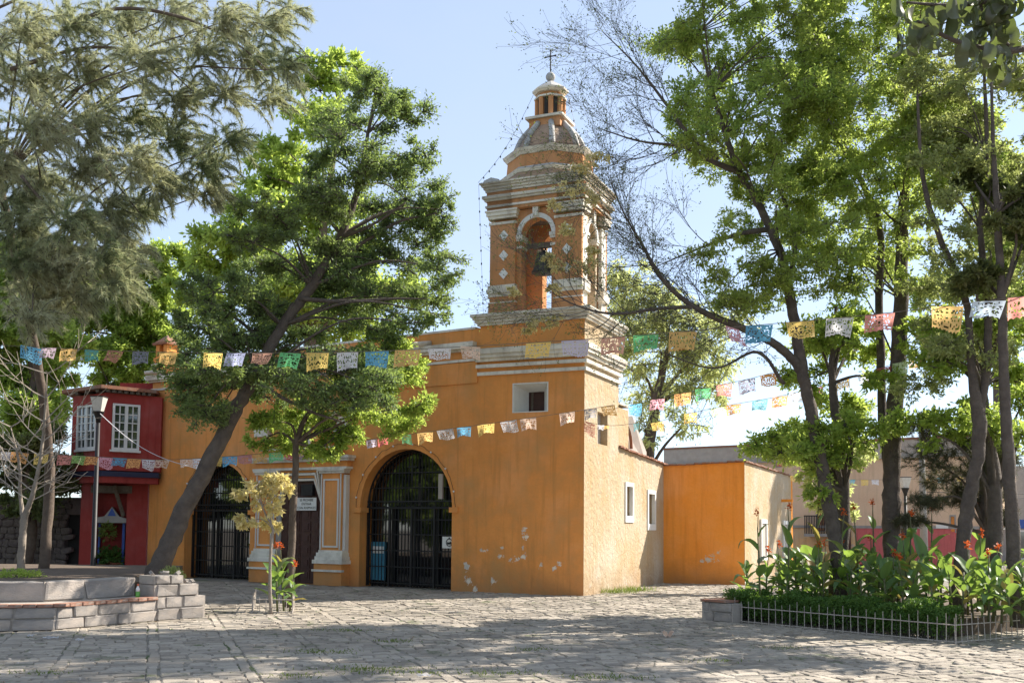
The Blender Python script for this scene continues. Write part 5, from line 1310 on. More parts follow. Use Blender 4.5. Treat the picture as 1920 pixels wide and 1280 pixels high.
tree('leaning_tree', 'large dark green tree leaning right out of the left planter', (spine[0][0], spine[0][1], .6), [spine] + sec + limbs_to(dc, spine[5:], .026), dc, ('bark', 'leaf_dark', 'twig'), dens=1500, Ll=.08, Lw=.034, sub=12, subr=.6)
# -- thin tree in the small plot
Yt = 22.2
thin = [(690, 700, 52, 34), (742, 712, 52, 40), (778, 762, 30, 24), (742, 792, 44, 20), (640, 806, 54, 26), (562, 800, 54, 34), (502, 790, 36, 26), (484, 832, 22, 16), (612, 846, 40, 18), (560, 848, 34, 16), (700, 770, 40, 28), (770, 690, 30, 26), (720, 655, 40, 22)]
tc = [px_clump(c, Yt + [0, .8, -.6, 1.2][i % 4]) for i, c in enumerate(thin)]
sp2 = [pp(541, 1138, 22.0, 0.09), pp(546, 1050, 22.0, 0.0792), pp(549, 960, 22.0, 0.0756), pp(554, 880, 22.0, 0.0684), pp(556, 830, 22.1, 0.0648), pp(575, 780, 22.2, 0.0504), pp(610, 740, 22.3, 0.036), pp(660, 715, 22.3, 0.0216)]
tree('thin_tree', 'slender tree with bright yellow green leaves in front of the church door', (sp2[0][0], sp2[0][1], 0), [sp2] + limbs_to(tc, sp2[4:], .03), tc, ('bark_mid', 'leaf_bright', 'twig'), dens=1700, Ll=.10, Lw=.04, sub=9, subr=.62)
# -- pale sapling beside it
sl = [pp(508, 1152, 20.35, 0.0363), pp(506, 1080, 20.35, 0.03102), pp(509, 1010, 20.35, 0.02838), pp(511, 990, 20.35, 0.0231), pp(492, 950, 20.3, 0.0132), pp(485, 920, 20.3, 0.0066)]
sap = [(480, 910, 42, 26), (500, 945, 38, 24), (455, 930, 26, 16), (520, 900, 22, 14), (470, 975, 26, 14), (512, 985, 20, 10), (535, 905, 14, 18)]
scl = [px_clump(c, 20.3 + .15 * (i % 3)) for i, c in enumerate(sap)]
tree('sapling', 'pale stemmed sapling with cream and yellow leaves in the tiny fenced plot', (sl[0][0], sl[0][1], 0), [sl] + limbs_to(scl, sl[3:], .02), scl, ('bark_pale', 'leaf_yellow', 'twig_pale'), dens=560, Ll=.11, Lw=.055, twr=.004, sub=6, subr=.55, droop=.4)
# -- bright trees behind the church, upper left
brt = [(620, 125, 48, 28), (600, 172, 50, 34), (655, 130, 30, 30), (560, 228, 38, 38), (600, 240, 40, 40), (540, 285, 44, 34), (505, 332, 46, 36), (560, 330, 44, 36), (480, 380, 44, 30), (560, 400, 60, 40), (620, 420, 60, 50), (480, 450, 60, 40), (420, 430, 56, 40), (400, 490, 60, 34), (370, 540, 50, 30), (650, 500, 80, 50), (560, 540, 90, 50), (700, 560, 80, 40), (460, 590, 80, 40), (640, 620, 80, 40)]
bc_ = [px_clump(c, 44 + (i % 4)) for i, c in enumerate(brt)]
b0 = at(560, 990, 45); bsp = [(b0.x, b0.y, 0, .5), (b0.x, b0.y, 5, .42), (b0.x + .4, b0.y, 10, .3), (b0.x + .8, b0.y, 15, .2), (b0.x + 1.4, b0.y, 20, .06)]
tree('ash_tree', 'tall bright green tree rising behind the church roof, left of the tower', (b0.x, b0.y, 0), [bsp] + limbs_to(bc_, bsp[1:], .06), bc_, ('bark_mid', 'leaf_bright', 'twig'), dens=190, Ll=.26, Lw=.13, twr=.02, sub=8, subr=.62)
far = [([(40, 560, 60, 60), (90, 620, 60, 50), (30, 680, 60, 50), (60, 740, 60, 60), (20, 800, 60, 50), (110, 700, 40, 40), (10, 620, 60, 50), (80, 790, 50, 40), (120, 640, 40, 40), (60, 500, 60, 50), (10, 540, 60, 50)], 40, 'leaf_bright', 'bright green tree behind the rubble wall at the far left'),
       ([(160, 600, 60, 40), (220, 570, 60, 40), (280, 600, 60, 50), (180, 670, 60, 34), (250, 690, 60, 40), (300, 640, 50, 40), (210, 720, 50, 26), (150, 560, 40, 40), (310, 570, 36, 40), (120, 640, 50, 40), (330, 690, 36, 34), (230, 630, 60, 40), (270, 530, 50, 40), (200, 520, 50, 40), (130, 500, 50, 40), (300, 500, 50, 40)], 52, 'leaf_bright', 'bright yellow green tree above the roof of the red house'),
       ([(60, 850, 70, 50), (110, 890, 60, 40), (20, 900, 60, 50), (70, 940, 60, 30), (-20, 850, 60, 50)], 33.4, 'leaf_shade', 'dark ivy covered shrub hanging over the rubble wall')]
for cl, Y, mt, lb in far:
    cs = [px_clump(c, Y + (i % 3) * .6) for i, c in enumerate(cl)]
    x0 = float(np.mean([c[0][0] for c in cs])); zt = float(max(c[0][2] for c in cs)); s4 = [(x0, Y + .5, 0, .3), (x0 + .2, Y + .5, zt * .4, .22), (x0, Y + .6, zt * .75, .12), (x0 + .1, Y + .6, zt, .04)]
    tree('broadleaf_tree', lb, (x0, Y + .5, 0), [s4] + limbs_to(cs, s4[1:], .07), cs, ('bark_mid', mt, 'twig'), dens=420 if Y > 35 else 900, Ll=.24 if Y > 35 else .15, Lw=.1 if Y > 35 else .07, twr=.015)
# -- bright trees filling behind the right hand trunks
for (poly, n_, Y, mt, lb_, sd) in (([(1480, 600), (1640, 560), (1660, 760), (1620, 900), (1490, 930), (1460, 820), (1500, 700)], 22, 20.8, 'leaf_bright', 'bright backlit tree just behind the forked trunk', 31),
                              ([(1690, 620), (1940, 560), (1960, 860), (1820, 840), (1700, 800)], 18, 19.4, 'leaf_bright', 'sunlit yellow green tree behind the slanting trunk', 32),
                              ([(1780, 200), (1980, 150), (1980, 600), (1760, 560)], 16, 46, 'leaf_bright', 'tall pale green tree far behind at the right edge', 33)):
    cs = crown_poly(poly, n_, 34, 52, Y, 1.2, sd); x0 = float(np.mean([c[0][0] for c in cs])); zt = float(max(c[0][2] for c in cs)); s4 = [(x0, Y, 0, .16), (x0 + .2, Y, zt * .4, .13), (x0, Y, zt * .75, .08), (x0 + .1, Y, zt, .03)]
    tree('broadleaf_tree', lb_, (x0, Y, 0), [s4] + limbs_to(cs, s4[1:], .03), cs, ('bark', mt, 'twig'), dens=1100 if Y < 30 else 420, Ll=.11 if Y < 30 else .24, Lw=.05 if Y < 30 else .1, twr=.008, subr=.7)
# -- olive weeping tree behind the wing
ol = [(1190, 530, 46, 36), (1240, 580, 50, 40), (1190, 620, 44, 40), (1300, 610, 56, 40), (1240, 660, 60, 40), (1180, 690, 30, 40), (1330, 660, 50, 36), (1290, 720, 60, 34), (1220, 740, 40, 34), (1210, 800, 26, 30), (1290, 790, 30, 24), (1350, 730, 30, 24), (1170, 560, 30, 40), (1370, 600, 40, 30)]
oc = [px_clump(c, 43 + (i % 3)) for i, c in enumerate(ol)]
o0 = at(1215, 990, 44); os_ = [(o0.x, o0.y, 0, .4), (o0.x - .1, o0.y, 4, .3), (o0.x + .3, o0.y, 7, .2), (o0.x + 1, o0.y, 10, .08)]
tree('weeping_tree', 'hazy olive green weeping tree behind the church wing, right of the tower', (o0.x, o0.y, 0), [os_] + limbs_to(oc, os_[1:], .07), oc, ('bark_mid', 'leaf_pale', 'twig'), dens=150, Ll=.28, Lw=.07, twr=.015, droop=.8, subr=.85)

# -- casuarina, upper left: long drooping grey-green needles, sunlit from the right
Yc = 19.0
cas = [(40, 60, 70, 50), (130, 50, 80, 46), (230, 40, 70, 46), (320, 30, 60, 40), (420, 40, 60, 36), (500, 50, 50, 36), (545, 18, 24, 14), (470, 110, 60, 36), (530, 130, 34, 36), (380, 100, 56, 36), (60, 150, 80, 50), (160, 140, 80, 46), (270, 120, 70, 44), (420, 180, 50, 30), (500, 190, 36, 28), (330, 190, 60, 40),
       (60, 240, 80, 50), (160, 230, 70, 46), (250, 230, 60, 40), (330, 265, 60, 34), (430, 265, 40, 24), (380, 310, 50, 30), (60, 340, 80, 50), (160, 320, 70, 46), (250, 310, 54, 36), (300, 350, 50, 30), (390, 360, 36, 24), (40, 430, 60, 50), (130, 420, 60, 46), (200, 400, 50, 36), (260, 400, 30, 24), (90, 500, 60, 46), (190, 490, 54, 40), (250, 480, 30, 26), (60, 560, 46, 30), (150, 560, 46, 34), (220, 540, 36, 26), (30, 500, 50, 40), (110, 560, 50, 30), (120, 480, 50, 36), (60, 600, 40, 24), (200, 450, 40, 30), (40, 380, 60, 40), (-40, 100, 70, 60), (-40, 300, 70, 60)]
def casuarina():
    o0 = at(84, 990, 24.5); base = V(o0.x, o0.y, .6)
    o = thing('casuarina_tree', 'big casuarina with drooping sunlit grey tan needles at upper left', 'tree', base)
    sp3 = [(o0.x, o0.y, .5, .13), (o0.x + .05, o0.y, 3, .115), (o0.x, o0.y - 1, 6, .1), (o0.x - .1, o0.y - 2.6, 9, .09), (o0.x, o0.y - 4, 12, .07), (o0.x + .2, o0.y - 4.5, 14, .03)]
    cl = [px_clump(c, Yc + [-1.2, 0, 1.2, .5][i % 4]) for i, c in enumerate(cas)]
    br = [[pp(60, 90, 19, 0.045), pp(200, 20, 19, 0.035), pp(330, 30, 19, 0.03), pp(440, 80, 18.8, 0.02), pp(520, 150, 18.8, 0.0075)], [pp(20, 130, 19.2, 0.045), pp(160, 90, 19, 0.03), pp(280, 105, 19, 0.025), pp(360, 170, 19, 0.01)], [pp(60, 190, 19.3, 0.04), pp(150, 250, 19.2, 0.03), pp(215, 340, 19.1, 0.02), pp(270, 410, 19, 0.0075)], [pp(40, 330, 19.5, 0.035), pp(120, 420, 19.4, 0.025), pp(220, 480, 19.2, 0.015), pp(300, 530, 19, 0.005)]]
    limb_tubes([sp3] + br + limbs_to(cl, sp3[2:], .024), base).build('trunk', 'bark_mid', o, True, fix=False)
    Q = []; T0 = []; T1 = []
    bn = np.array(base)
    for c, rad in cl:
        nb = int((190 if c[2] > 8.5 else 260) * np.prod(rad) ** .42); u = unit(rng.normal(size=(nb, 3))) * rng.uniform(0, 1.0, (nb, 1)); p = c + u * rad
        d = unit(u * np.array([1, 1, .5]) + rng.normal(size=(nb, 3)) * .3 + np.array([.35, -.1, .15])); step = rng.uniform(.035, .085, (nb, 1))
        for node in range(6):
            q = p + d * step; T0.append(p); T1.append(q); k = 19
            P = p[:, None, :] + (q - p)[:, None, :] * rng.uniform(0, 1, (nb, k, 1)); D = unit(d[:, None, :] * .8 + rng.normal(size=(nb, k, 3)) * .5 + np.array([0, 0, -.15]))
            L = rng.uniform(.06, .17, (nb, k, 1)); P = P.reshape(-1, 3); D = D.reshape(-1, 3); L = L.reshape(-1, 1); S = unit(np.cross(D, rng.normal(size=D.shape))) * rng.uniform(.0035, .0075, (len(D), 1))
            Q.append(np.stack([P - S, P + S, P + D * L], 1))
            p = q; d = unit(d + np.array([0, 0, -.2]) + rng.normal(size=d.shape) * .07)
    Q = np.concatenate(Q) - bn
    print('needles', len(Q)); link('crown', quads_mesh('crown', Q, 3, 'needle'), o)
    link('branches', quads_mesh('branches', segs_quads(np.concatenate(T0) - bn, np.concatenate(T1) - bn, .012, .004), 4, 'twig'), o)
casuarina()

# -- young bare tree with pale twigs at the left
def bare(o, starts, depth, bn, mat, rs=1.0, spread=.55, seed=3, up=.12, n_child=(2, 3), Lf=.72, name='twigs', leaf=None, minr=.0022):
    r = np.random.default_rng(seed); A0, A1, R0, R1, tips = [], [], [], [], []
    stack = [(np.array(s, float), np.array(d, float), L, rad, 0) for (s, d, L, rad) in starts]
    while stack:
        p, d, L, rad, lv = stack.pop(); d = d / np.linalg.norm(d); n_ = 4; q = p
        for i in range(n_):
            d = d + r.normal(size=3) * .13 + np.array([0, 0, up * .4]); d = d / np.linalg.norm(d); e = q + d * L / n_
            A0.append(q); A1.append(e); R0.append(max(minr, rad * (1 - .5 * i / n_))); R1.append(max(minr, rad * (1 - .5 * (i + 1) / n_))); q = e
            if lv < depth and i >= 1:
                for _ in range(r.integers(*n_child)):
                    nd_ = d + r.normal(size=3) * spread; stack.append((q, nd_, L * Lf * r.uniform(.6, 1.1), max(minr, rad * .5), lv + 1))
        tips.append((q, d))
    A0, A1 = np.array(A0) - bn, np.array(A1) - bn
    link(name, quads_mesh(name, segs_quads(A0, A1, np.array(R0), np.array(R1)), 4, mat), o)
    return [(t_[0] - bn, t_[1]) for t_ in tips]
b0 = gr(40, 1150); b0 = at(40, 1095, 21.5); base = V(b0.x, b0.y, .62)
bt = thing('bare_young_tree', 'small bare young tree with pale trunk and leafless twigs at far left', 'tree', base)
tr1 = [pp(38, 1090, 21.5, .085), pp(42, 1010, 21.5, .075), pp(46, 970, 21.5, .07), pp(60, 930, 21.4, .05), pp(72, 880, 21.4, .04), pp(82, 810, 21.4, .03), pp(88, 700, 21.3, .012)]
tr2 = [pp(44, 975, 21.5, .05), pp(38, 930, 21.6, .04), pp(36, 870, 21.6, .03), pp(20, 800, 21.6, .012)]
limb_tubes([tr1, tr2], base, 8).build('trunk', 'bark_pale', bt, True, fix=False)
st_ = []
for q in spline(tr1, 5)[14::2] + spline(tr2, 5)[6::3]:
    for s in (-1, 1): st_.append((q[:3], (s * 1.0, random.uniform(-.5, .5), .55), random.uniform(.55, 1.1), .016))
bare(bt, st_, 1, np.array(base), 'twig_pale', spread=.5, seed=8, up=.25)

# -- right hand trees
Y1 = 20.0
t1 = [pp(1580, 1140, Y1, 0.1554), pp(1572, 1050, Y1, 0.1406), pp(1556, 960, Y1, 0.1332), pp(1538, 860, Y1, 0.1258), pp(1518, 760, Y1, 0.1184), pp(1503, 690, Y1, 0.1147), pp(1490, 610, Y1, 0.1036), pp(1478, 540, Y1, 0.0962), pp(1462, 470, Y1, 0.0851), pp(1420, 380, Y1, 0.074), pp(1385, 320, Y1, 0.0629), pp(1360, 250, Y1, 0.0518), pp(1335, 170, Y1, 0.037), pp(1310, 60, Y1, 0.0222)]
l1 = [pp(1506, 700, Y1, 0.096), pp(1478, 665, Y1 - .1, 0.088), pp(1440, 637, Y1 - .2, 0.08), pp(1385, 612, Y1 - .3, 0.072), pp(1330, 590, Y1 - .4, 0.06), pp(1280, 560, Y1 - .5, 0.0496), pp(1235, 515, Y1 - .6, 0.04), pp(1205, 460, Y1 - .6, 0.028), pp(1170, 400, Y1 - .7, 0.016), pp(1140, 330, Y1 - .7, 0.0064)]
l2 = [pp(1390, 325, Y1, .07), pp(1330, 300, Y1 - .2, .05), pp(1280, 275, Y1 - .3, .035), pp(1200, 265, Y1 - .4, .02), pp(1120, 240, Y1 - .5, .008)]
l3 = [pp(1345, 300, Y1, .05), pp(1290, 250, Y1, .04), pp(1245, 190, Y1, .03), pp(1190, 120, Y1, .018), pp(1130, 60, Y1, .008)]
l4 = [pp(1310, 575, Y1 - .4, .045), pp(1240, 578, Y1 - .7, .035), pp(1150, 588, Y1 - 1, .025), pp(1080, 572, Y1 - 1.1, .015), pp(1020, 540, Y1 - 1.2, .006)]
l5 = [pp(1440, 430, Y1, .06), pp(1380, 440, Y1 - .2, .04), pp(1300, 470, Y1 - .3, .02), pp(1230, 500, Y1 - .3, .008)]
l6 = [pp(1470, 720, Y1, .04), pp(1420, 660, Y1 - .2, .03), pp(1340, 690, Y1 - .4, .018), pp(1240, 660, Y1 - .6, .008)]
l7 = [pp(1478, 545, Y1, 0.056), pp(1490, 440, Y1 + .4, 0.049), pp(1455, 330, Y1 + .6, 0.035), pp(1440, 220, Y1 + .6, 0.021)]
c1 = crown_poly([(1235, 90), (1270, 30), (1330, -60), (1560, -60), (1560, 330), (1480, 420), (1400, 370), (1300, 330), (1260, 220)], 140, 22, 40, Y1 + .2, 2.0, 1) + crown_poly([(1330, 410), (1400, 380), (1500, 430), (1490, 560), (1390, 580), (1310, 560), (1330, 480)], 26, 20, 34, Y1 - .1, 1.0, 2)
c1 += crown_poly([(1180, -80), (1560, -80), (1520, -420), (1260, -420)], 22, 70, 100, Y1, 1.6, 11, .13)
T_ = tree('forked_tree', 'dark forked tree whose bare limb reaches left over the tower', (t1[0][0], t1[0][1], .25), [t1, l1, l2, l3, l4, l5, l6, l7] + limbs_to(c1[::3], t1[8:], .016), c1, ('bark', 'leaf_mid', 'twig'), dens=1150, Ll=.088, Lw=.036, sub=7, subr=.95, twr=.004)
bn = np.array(T_.location); st_ = []
for pth, dz in ((l1, 1), (l2, 1), (l3, 1), (l4, 1), (l5, 1), (l6, 1)):
    sp = spline(pth, 6)
    for i in range(10, len(sp), 2 if pth is l1 else 2):
        q = sp[i]; d = np.array(sp[min(i + 1, len(sp) - 1)][:3]) - np.array(sp[i - 1][:3]); d = d / np.linalg.norm(d)
        for s in (-1, 1): st_.append((q[:3], d * .9 + np.array([0, random.uniform(-.5, .5), s * .7]), random.uniform(.5, 1.15), min(.012, q[3] * .45)))
tips = bare(T_, st_, 2, bn, 'twig', spread=.42, seed=21, up=.08, name='bare_twigs', minr=.0023)
tp = np.array([t_[0] for t_ in tips]); td = np.array([t_[1] for t_ in tips]); print('tips', len(tp))
# new leaves and buds on the bare twigs: yellow ones near the tower, small dark ones higher up
sel = rng.random(len(tp)) < .8; k = 4
P = np.repeat(tp[sel], k, 0) + rng.normal(size=(sel.sum() * k, 3)) * .04; D = np.repeat(td[sel], k, 0) + rng.normal(size=(sel.sum() * k, 3)) * .7
link('buds', quads_mesh('buds', leaf_quads(P, D, rng.uniform(.03, .06, len(P)), rng.uniform(.015, .025, len(P))), 4, 'leaf_shade'), T_)
yl = [(1075, 350, 26, 18), (1040, 385, 16, 10), (1060, 430, 16, 10), (1105, 370, 18, 18), (1050, 505, 22, 12), (1100, 500, 18, 12), (1030, 480, 10, 8), (1010, 610, 22, 8), (985, 625, 12, 6), (1035, 600, 14, 10), (1040, 540, 12, 8), (1085, 320, 16, 10), (1110, 470, 10, 8), (960, 548, 10, 8), (1120, 300, 16, 12)]
yc = [px_clump(c, Y1 - 1) for c in yl]
P, D, L, W, T0, T1 = clump_leaves(yc, 150, .05, .035, sub=7, subr=.9)
link('young_leaves', quads_mesh('young_leaves', leaf_quads(P - bn, D, L, W), 4, 'leaf_yellow'), T_); link('young_twigs', quads_mesh('young_twigs', segs_quads(T0 - bn, T1 - bn, .004, .002), 4, 'twig'), T_)

Y2 = 20.6
t2 = [pp(1674, 1140, Y2, 0.2016), pp(1673, 1000, Y2, 0.1806), pp(1672, 900, Y2, 0.1722), pp(1676, 800, Y2, 0.1638), pp(1684, 690, Y2, 0.1554), pp(1690, 560, Y2, 0.1428), pp(1692, 430, Y2, 0.1176), pp(1700, 300, Y2, 0.084), pp(1690, 150, Y2, 0.0504), pp(1680, 0, Y2, 0.0252)]
t2b = [pp(1668, 900, Y2, 0.08), pp(1655, 800, Y2 + .2, 0.088), pp(1652, 690, Y2 + .3, 0.084), pp(1648, 560, Y2 + .4, 0.08), pp(1650, 430, Y2 + .5, 0.068), pp(1610, 330, Y2 + .6, 0.056), pp(1560, 250, Y2 + .6, 0.04), pp(1520, 160, Y2 + .6, 0.024)]
c2 = crown_poly([(1500, -60), (1760, -60), (1760, 300), (1720, 520), (1560, 560), (1480, 450), (1540, 260)], 140, 22, 40, Y2, 2.0, 3)
c2 += crown_poly([(1520, -80), (1800, -80), (1760, -460), (1560, -460)], 20, 70, 100, Y2, 1.6, 12, .13)
tree('twin_stem_tree', 'thick twin stemmed tree in the middle of the railed bed', (t2[0][0], t2[0][1], .25), [t2, t2b] + limbs_to(c2[::3], t2[4:] + t2b[3:], .016), c2, ('bark', 'leaf_mid', 'twig'), dens=1150, Ll=.088, Lw=.036, sub=7, subr=.95, twr=.004)
Y3 = 18.0
t3 = [pp(1795, 1150, Y3, 0.148), pp(1805, 1040, Y3, 0.1258), pp(1815, 950, Y3, 0.1184), pp(1832, 860, Y3, 0.111), pp(1835, 780, Y3, 0.1184), pp(1822, 690, Y3, 0.074), pp(1810, 560, Y3, 0.0592), pp(1760, 440, Y3, 0.0518), pp(1730, 330, Y3, 0.0407), pp(1720, 180, Y3, 0.0222)]
t3b = [pp(1835, 790, Y3, 0.084), pp(1850, 690, Y3, 0.07), pp(1852, 560, Y3, 0.063), pp(1838, 430, Y3, 0.0525), pp(1850, 300, Y3, 0.042), pp(1845, 120, Y3, 0.0245)]
c3 = crown_poly([(1700, 60), (1960, 60), (1960, 640), (1780, 700), (1720, 560)], 110, 20, 38, Y3 + .8, 1.4, 5) + crown_poly([(1690, 640), (1800, 600), (1790, 720), (1700, 760)], 5, 26, 38, Y3 + 1.2, .6, 6)
c3 += crown_poly([(1760, 40), (2050, 40), (2100, -350), (1800, -350)], 16, 60, 90, Y3, 1.6, 13, .13) + crown_poly([(1960, 80), (2350, 80), (2350, 620), (1960, 620)], 18, 60, 90, Y3, 1.6, 14, .13)
tree('slanting_tree', 'slim slanting tree with a forked stem near the right edge', (t3[0][0], t3[0][1], .25), [t3, t3b] + limbs_to(c3[::3], t3[5:] + t3b[1:], .014), c3, ('bark', 'leaf_olive', 'twig'), dens=1100, Ll=.088, Lw=.036, sub=7, subr=.95, twr=.004)
Y4 = 17.2
t4 = [pp(1908, 1175, Y4, 0.1275), pp(1902, 1050, Y4, 0.1148), pp(1893, 900, Y4, 0.102), pp(1884, 740, Y4, 0.085), pp(1878, 560, Y4, 0.07225), pp(1870, 400, Y4, 0.05525), pp(1862, 260, Y4, 0.034), pp(1858, 120, Y4, 0.017)]
t4b = [pp(1770, 965, 19.6, .14), pp(1830, 920, 19.2, .13), pp(1890, 865, 18.8, .12), pp(1960, 790, 18.4, .11)]
c4 = crown_poly([(1800, 330), (1980, 200), (1980, 760), (1880, 620), (1820, 520)], 9, 30, 48, Y4 + .3, .7, 7)
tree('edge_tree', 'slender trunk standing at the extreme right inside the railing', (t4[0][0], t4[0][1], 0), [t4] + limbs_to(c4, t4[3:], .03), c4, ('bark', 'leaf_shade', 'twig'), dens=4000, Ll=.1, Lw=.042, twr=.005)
# -- pines, low right, dark drooping needle sprays
def pine(label, trunk, cl, Y, n_tuft=60, seed=1):
    base = V(trunk[0][0], trunk[0][1], .25); o = thing('pine_tree', label, 'tree', base); bn = np.array(base)
    cs = [px_clump(c, Y + (i % 3) * .3) for i, c in enumerate(cl)]
    limb_tubes([trunk] + limbs_to(cs, trunk[1:], .03), base).build('trunk', 'bark', o, True, fix=False)
    Q = []
    for c, rad in cs:
        u = unit(rng.normal(size=(n_tuft, 3))) * rng.uniform(.1, 1, (n_tuft, 1)) ** .5; s = c + u * rad; k = 60; d0 = unit(rng.normal(size=(n_tuft, 3)) * .7 + u * .6 + np.array([-.3, 0, 0]))
        P = (s[:, None] + d0[:, None] * rng.uniform(-.12, .12, (n_tuft, k, 1))).reshape(-1, 3); D = unit(d0[:, None] * .7 + rng.normal(size=(n_tuft, k, 3)) * .55).reshape(-1, 3); L = rng.uniform(.08, .18, (len(P), 1)); S = unit(np.cross(D, rng.normal(size=D.shape))) * .0035
        Q.append(np.stack([P - S, P + S, P + D * L], 1))
    link('crown', quads_mesh('crown', np.concatenate(Q) - bn, 3, 'pine'), o)
pine('dark pine with drooping needle sprays between the right hand trunks', [pp(1862, 1140, 20.5, .14), pp(1850, 1000, 20.5, .13), pp(1846, 860, 20.5, .12), pp(1840, 760, 20.4, .06)],
     [(1740, 860, 46, 30), (1790, 830, 50, 30), (1770, 900, 44, 26), (1740, 940, 40, 14), (1710, 975, 34, 9), (1800, 930, 30, 24), (1830, 880, 40, 30), (1730, 800, 34, 26), (1860, 930, 36, 26), (1885, 860, 34, 40), (1880, 970, 26, 18)], 20)
# -- pale shrubby tree in front of the tan building
sm = [(1490, 830, 50, 22), (1550, 850, 40, 26), (1600, 850, 40, 24), (1520, 900, 20, 26), (1570, 920, 26, 20), (1590, 960, 30, 12), (1540, 955, 18, 14), (1480, 860, 26, 12)]
cs = [px_clump(c, 29 + (i % 3) * .5) for i, c in enumerate(sm)]; s5 = [pp(1582, 1070, 29, .11), pp(1575, 960, 29, .1), pp(1570, 880, 29, .08), pp(1578, 830, 29, .04)]; s5b = [pp(1572, 900, 29, .07), pp(1560, 860, 29, .05), pp(1545, 820, 29, .03)]
tree('street_tree', 'small grey green street tree in front of the tan building', (s5[0][0], s5[0][1], 0), [s5, s5b] + limbs_to(cs, s5[1:], .03), cs, ('bark', 'leaf_pale', 'twig'), dens=600, Ll=.16, Lw=.07, twr=.01)
# -- loquat branch hanging in from the top right, close by
lb = [pp(2010, 60, 6.2, .03), pp(1900, 95, 6.0, .02), pp(1800, 80, 5.8, .014), pp(1720, 40, 5.7, .008)]; lb2 = [pp(1990, -40, 6.1, .03), pp(1860, 0, 5.9, .018), pp(1780, 10, 5.8, .012), pp(1700, 5, 5.7, .006)]; lb3 = [pp(1900, 95, 6, .012), pp(1850, 40, 5.9, .01), pp(1830, -30, 5.9, .008)]
lt = [(2300, 1240), ]
tb = V(5.2, 6.6, 0); tk = [(5.2, 6.6, 0, .16), (5.1, 6.6, 2, .14), (4.6, 6.4, 3.6, .1), (lb[0][0], lb[0][1], lb[0][2], .04)]; tk2 = [(4.6, 6.4, 3.6, .09), (lb2[0][0], lb2[0][1], lb2[0][2], .035)]
MAT['loquat'] = leaf_mat('broad_dark_leaf', (0.07, 0.08, 0.05), (0.13, 0.13, 0.085), (0.2, 0.26, 0.06), .35, rough=.4, gloss=.4)
lq = thing('overhanging_tree', 'broad dark leaves on a branch hanging in at the top right corner', 'tree', tb)
limb_tubes([tk, tk2, lb, lb2, lb3], tb, 7, 0).build('trunk', 'bark', lq, True, fix=False)
LM = canna_leaf_mesh(2, 'loquat'); LM.name = 'broad_leaf'
r_ = random.Random(12)
for pth in (lb, lb2, lb3):
    for q in spline(pth, 12)[4:]:
        for _ in range(1 if pth is not lb3 else 2):
            s = r_.uniform(.14, .22)
            link('leaf', LM, lq, Vector(q[:3]) - tb + V(r_.uniform(-.1, .1), r_.uniform(-.2, .2), r_.uniform(-.08, .08)), (r_.uniform(-1, 1), r_.uniform(.1, 1.5), r_.uniform(0, 6.28)), (s, s * 1.1, s))
# -- trees on the left side of the plaza, out of view, mirrored in the gate glass
for i, (x, y, hgt, lb_) in enumerate(((-27, 24, 9.5, 'tree left of the view, nearest the church, mirrored in the gate glass'), (-30, 15, 10, 'tree left of the view, middle one mirrored in the gate glass'), (-27, 5, 9, 'tree left of the view, nearest the camera, mirrored in the gate glass'))):
    rr2 = random.Random(i); cs = [(np.array([x + rr2.uniform(-2, 2), y + rr2.uniform(-6, 6), rr2.uniform(1.4, hgt)]), np.array([2.0, 2.0, 1.4])) for _ in range(26)]
    tree('plaza_tree', lb_, (x, y, 0), [[(x, y, 0, .4), (x, y, 3, .3), (x + .3, y, hgt, .06)]], cs, ('bark', 'leaf_mid', 'twig'), dens=7, Ll=.4, Lw=.22, twr=.02)
# -- small plants in the left planter
for (px_, py_, Y, r_, lb_) in ((322, 1074, 19.6, .24, 'small grey green bush on the broken end of the bench'), (30, 1070, 20.5, .55, 'bright green low groundcover clump in the left planter')):
    p = at(px_, py_ + 12, Y); n_ = 900; o = thing('shrub', lb_, 'shrub', p); u = unit(rng.normal(size=(n_, 3))) * rng.uniform(.4, 1, (n_, 1)); u[:, 2] = np.abs(u[:, 2]) * (.95 if r_ < .3 else .3)
    D = u + rng.normal(size=(n_, 3)) * .4; D[:, 2] += .3
    link('foliage', quads_mesh('foliage', leaf_quads(u * r_, D, rng.uniform(.04, .08, n_), rng.uniform(.018, .03, n_)), 4, 'leaf_olive' if r_ < .3 else 'leaf_bright'), o)
    MB().tube([(0, 0, -.1), (0, 0, .1)], [.02, .012], 5).build('stem', 'twig', o)

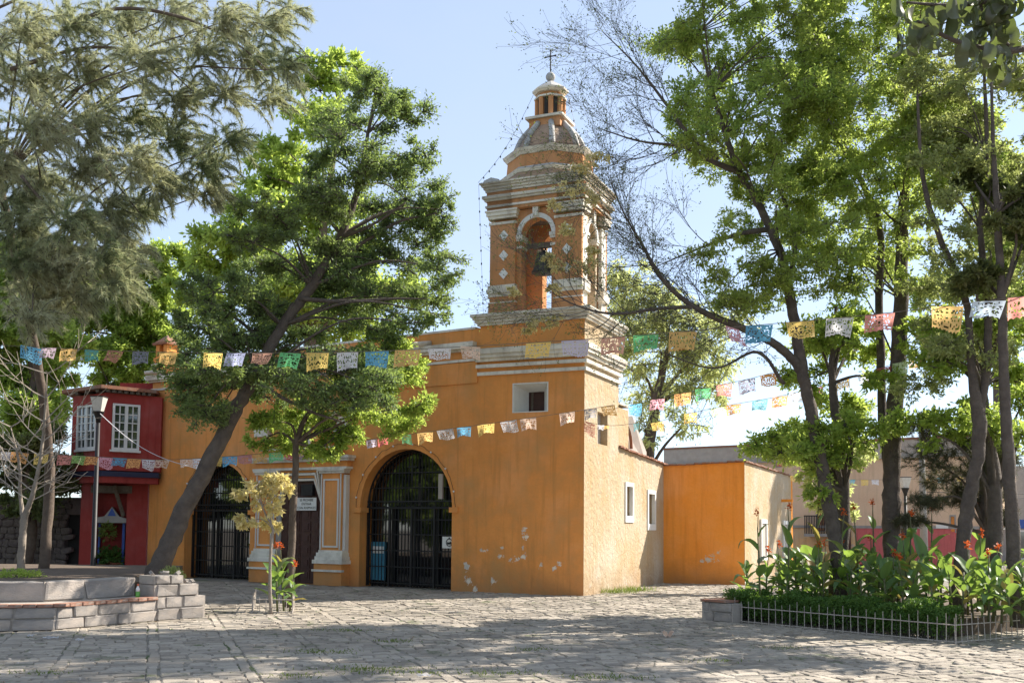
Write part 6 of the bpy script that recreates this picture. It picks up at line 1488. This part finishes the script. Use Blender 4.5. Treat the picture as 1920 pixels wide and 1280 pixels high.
# ------------------------------------------------------------------ litter and moss on the paving
MAT['dry_leaf'] = leaf_mat('dry_leaf', (0.42, 0.34, 0.26), (0.55, 0.48, 0.42), (0.3, 0.2, 0.1), .2)
n_ = 420; xy = []
while len(xy) < n_:
    p = gr(random.uniform(0, 1920), random.uniform(1130, 1285))
    xy.append((p.x, p.y, .03))
P = np.array(xy); D = rng.normal(size=(n_, 3)); D[:, 2] *= .25
tag(link('leaf_litter', quads_mesh('leaf_litter', leaf_quads(P, D, rng.uniform(.03, .09, n_), rng.uniform(.02, .045, n_), roll=np.array([0, 0, 1.]) + rng.normal(size=(n_, 3)) * .3), 4, 'dry_leaf')), kind='stuff')
Q = []
for (px_, py_, n_, r_) in ((690, 1256, 300, .26), (600, 1222, 160, .2), (735, 1202, 120, .14), (650, 1182, 120, .18), (1135, 1270, 160, .2), (1000, 1218, 60, .12), (935, 1262, 140, .2), (790, 1262, 70, .14), (1470, 1215, 90, .16), (1580, 1160, 60, .1), (545, 1268, 80, .16), (80, 1262, 70, .14), (1345, 1240, 60, .14)):
    c = gr(px_, py_); P = np.stack([c.x + rng.normal(size=n_) * r_ * 1.3, c.y + rng.normal(size=n_) * r_ * .7, np.full(n_, .0)], 1); D = rng.normal(size=(n_, 3)) * .7; D[:, 2] = 1
    Q.append(leaf_quads(P, D, rng.uniform(.025, .06, n_), np.full(n_, .012)))
tag(link('moss', quads_mesh('moss', np.concatenate(Q), 4, 'grass')), kind='stuff')
for i, (px_, py_, s, lb_) in enumerate(((1252, 1194, .2, 'curled pinkish dry leaf lying alone on the paving'), (95, 1198, .22, 'flattened white paper scrap on the paving before the bench'), (150, 1202, .12, 'smaller white scrap right of the larger paper scrap'), (57, 1194, .1, 'small white scrap at the far left of the paving'), (795, 1269, .18, 'pale scrap on the paving at the bottom centre'))):
    p = gr(px_, py_); o = thing('dry_leaf' if i == 0 else 'paper_scrap', lb_, 'leaf' if i == 0 else 'litter', (p.x, p.y, .012))
    nx = 6; vs = []; fs = []
    for a in range(nx + 1):
        for b2 in range(nx + 1):
            u_, v_ = a / nx - .5, b2 / nx - .5; vs.append((u_ * s * (1 - v_ * v_), v_ * s * .8 * (1 - .8 * u_ * u_), .02 + (.05 if i == 0 else .015) * math.sin(u_ * 7 + i) * math.cos(v_ * 6) + (.06 * abs(u_) * 2 if i == 0 else 0)))
    for a in range(nx):
        for b2 in range(nx): q = a * (nx + 1) + b2; fs.append((q, q + 1, q + nx + 2, q + nx + 1))
    me = bpy.data.meshes.new('sheet'); me.from_pydata(vs, [], fs); me.materials.append(MAT['paper_peach' if i == 0 else 'paper_white']); me.update(); link('sheet', me, o)
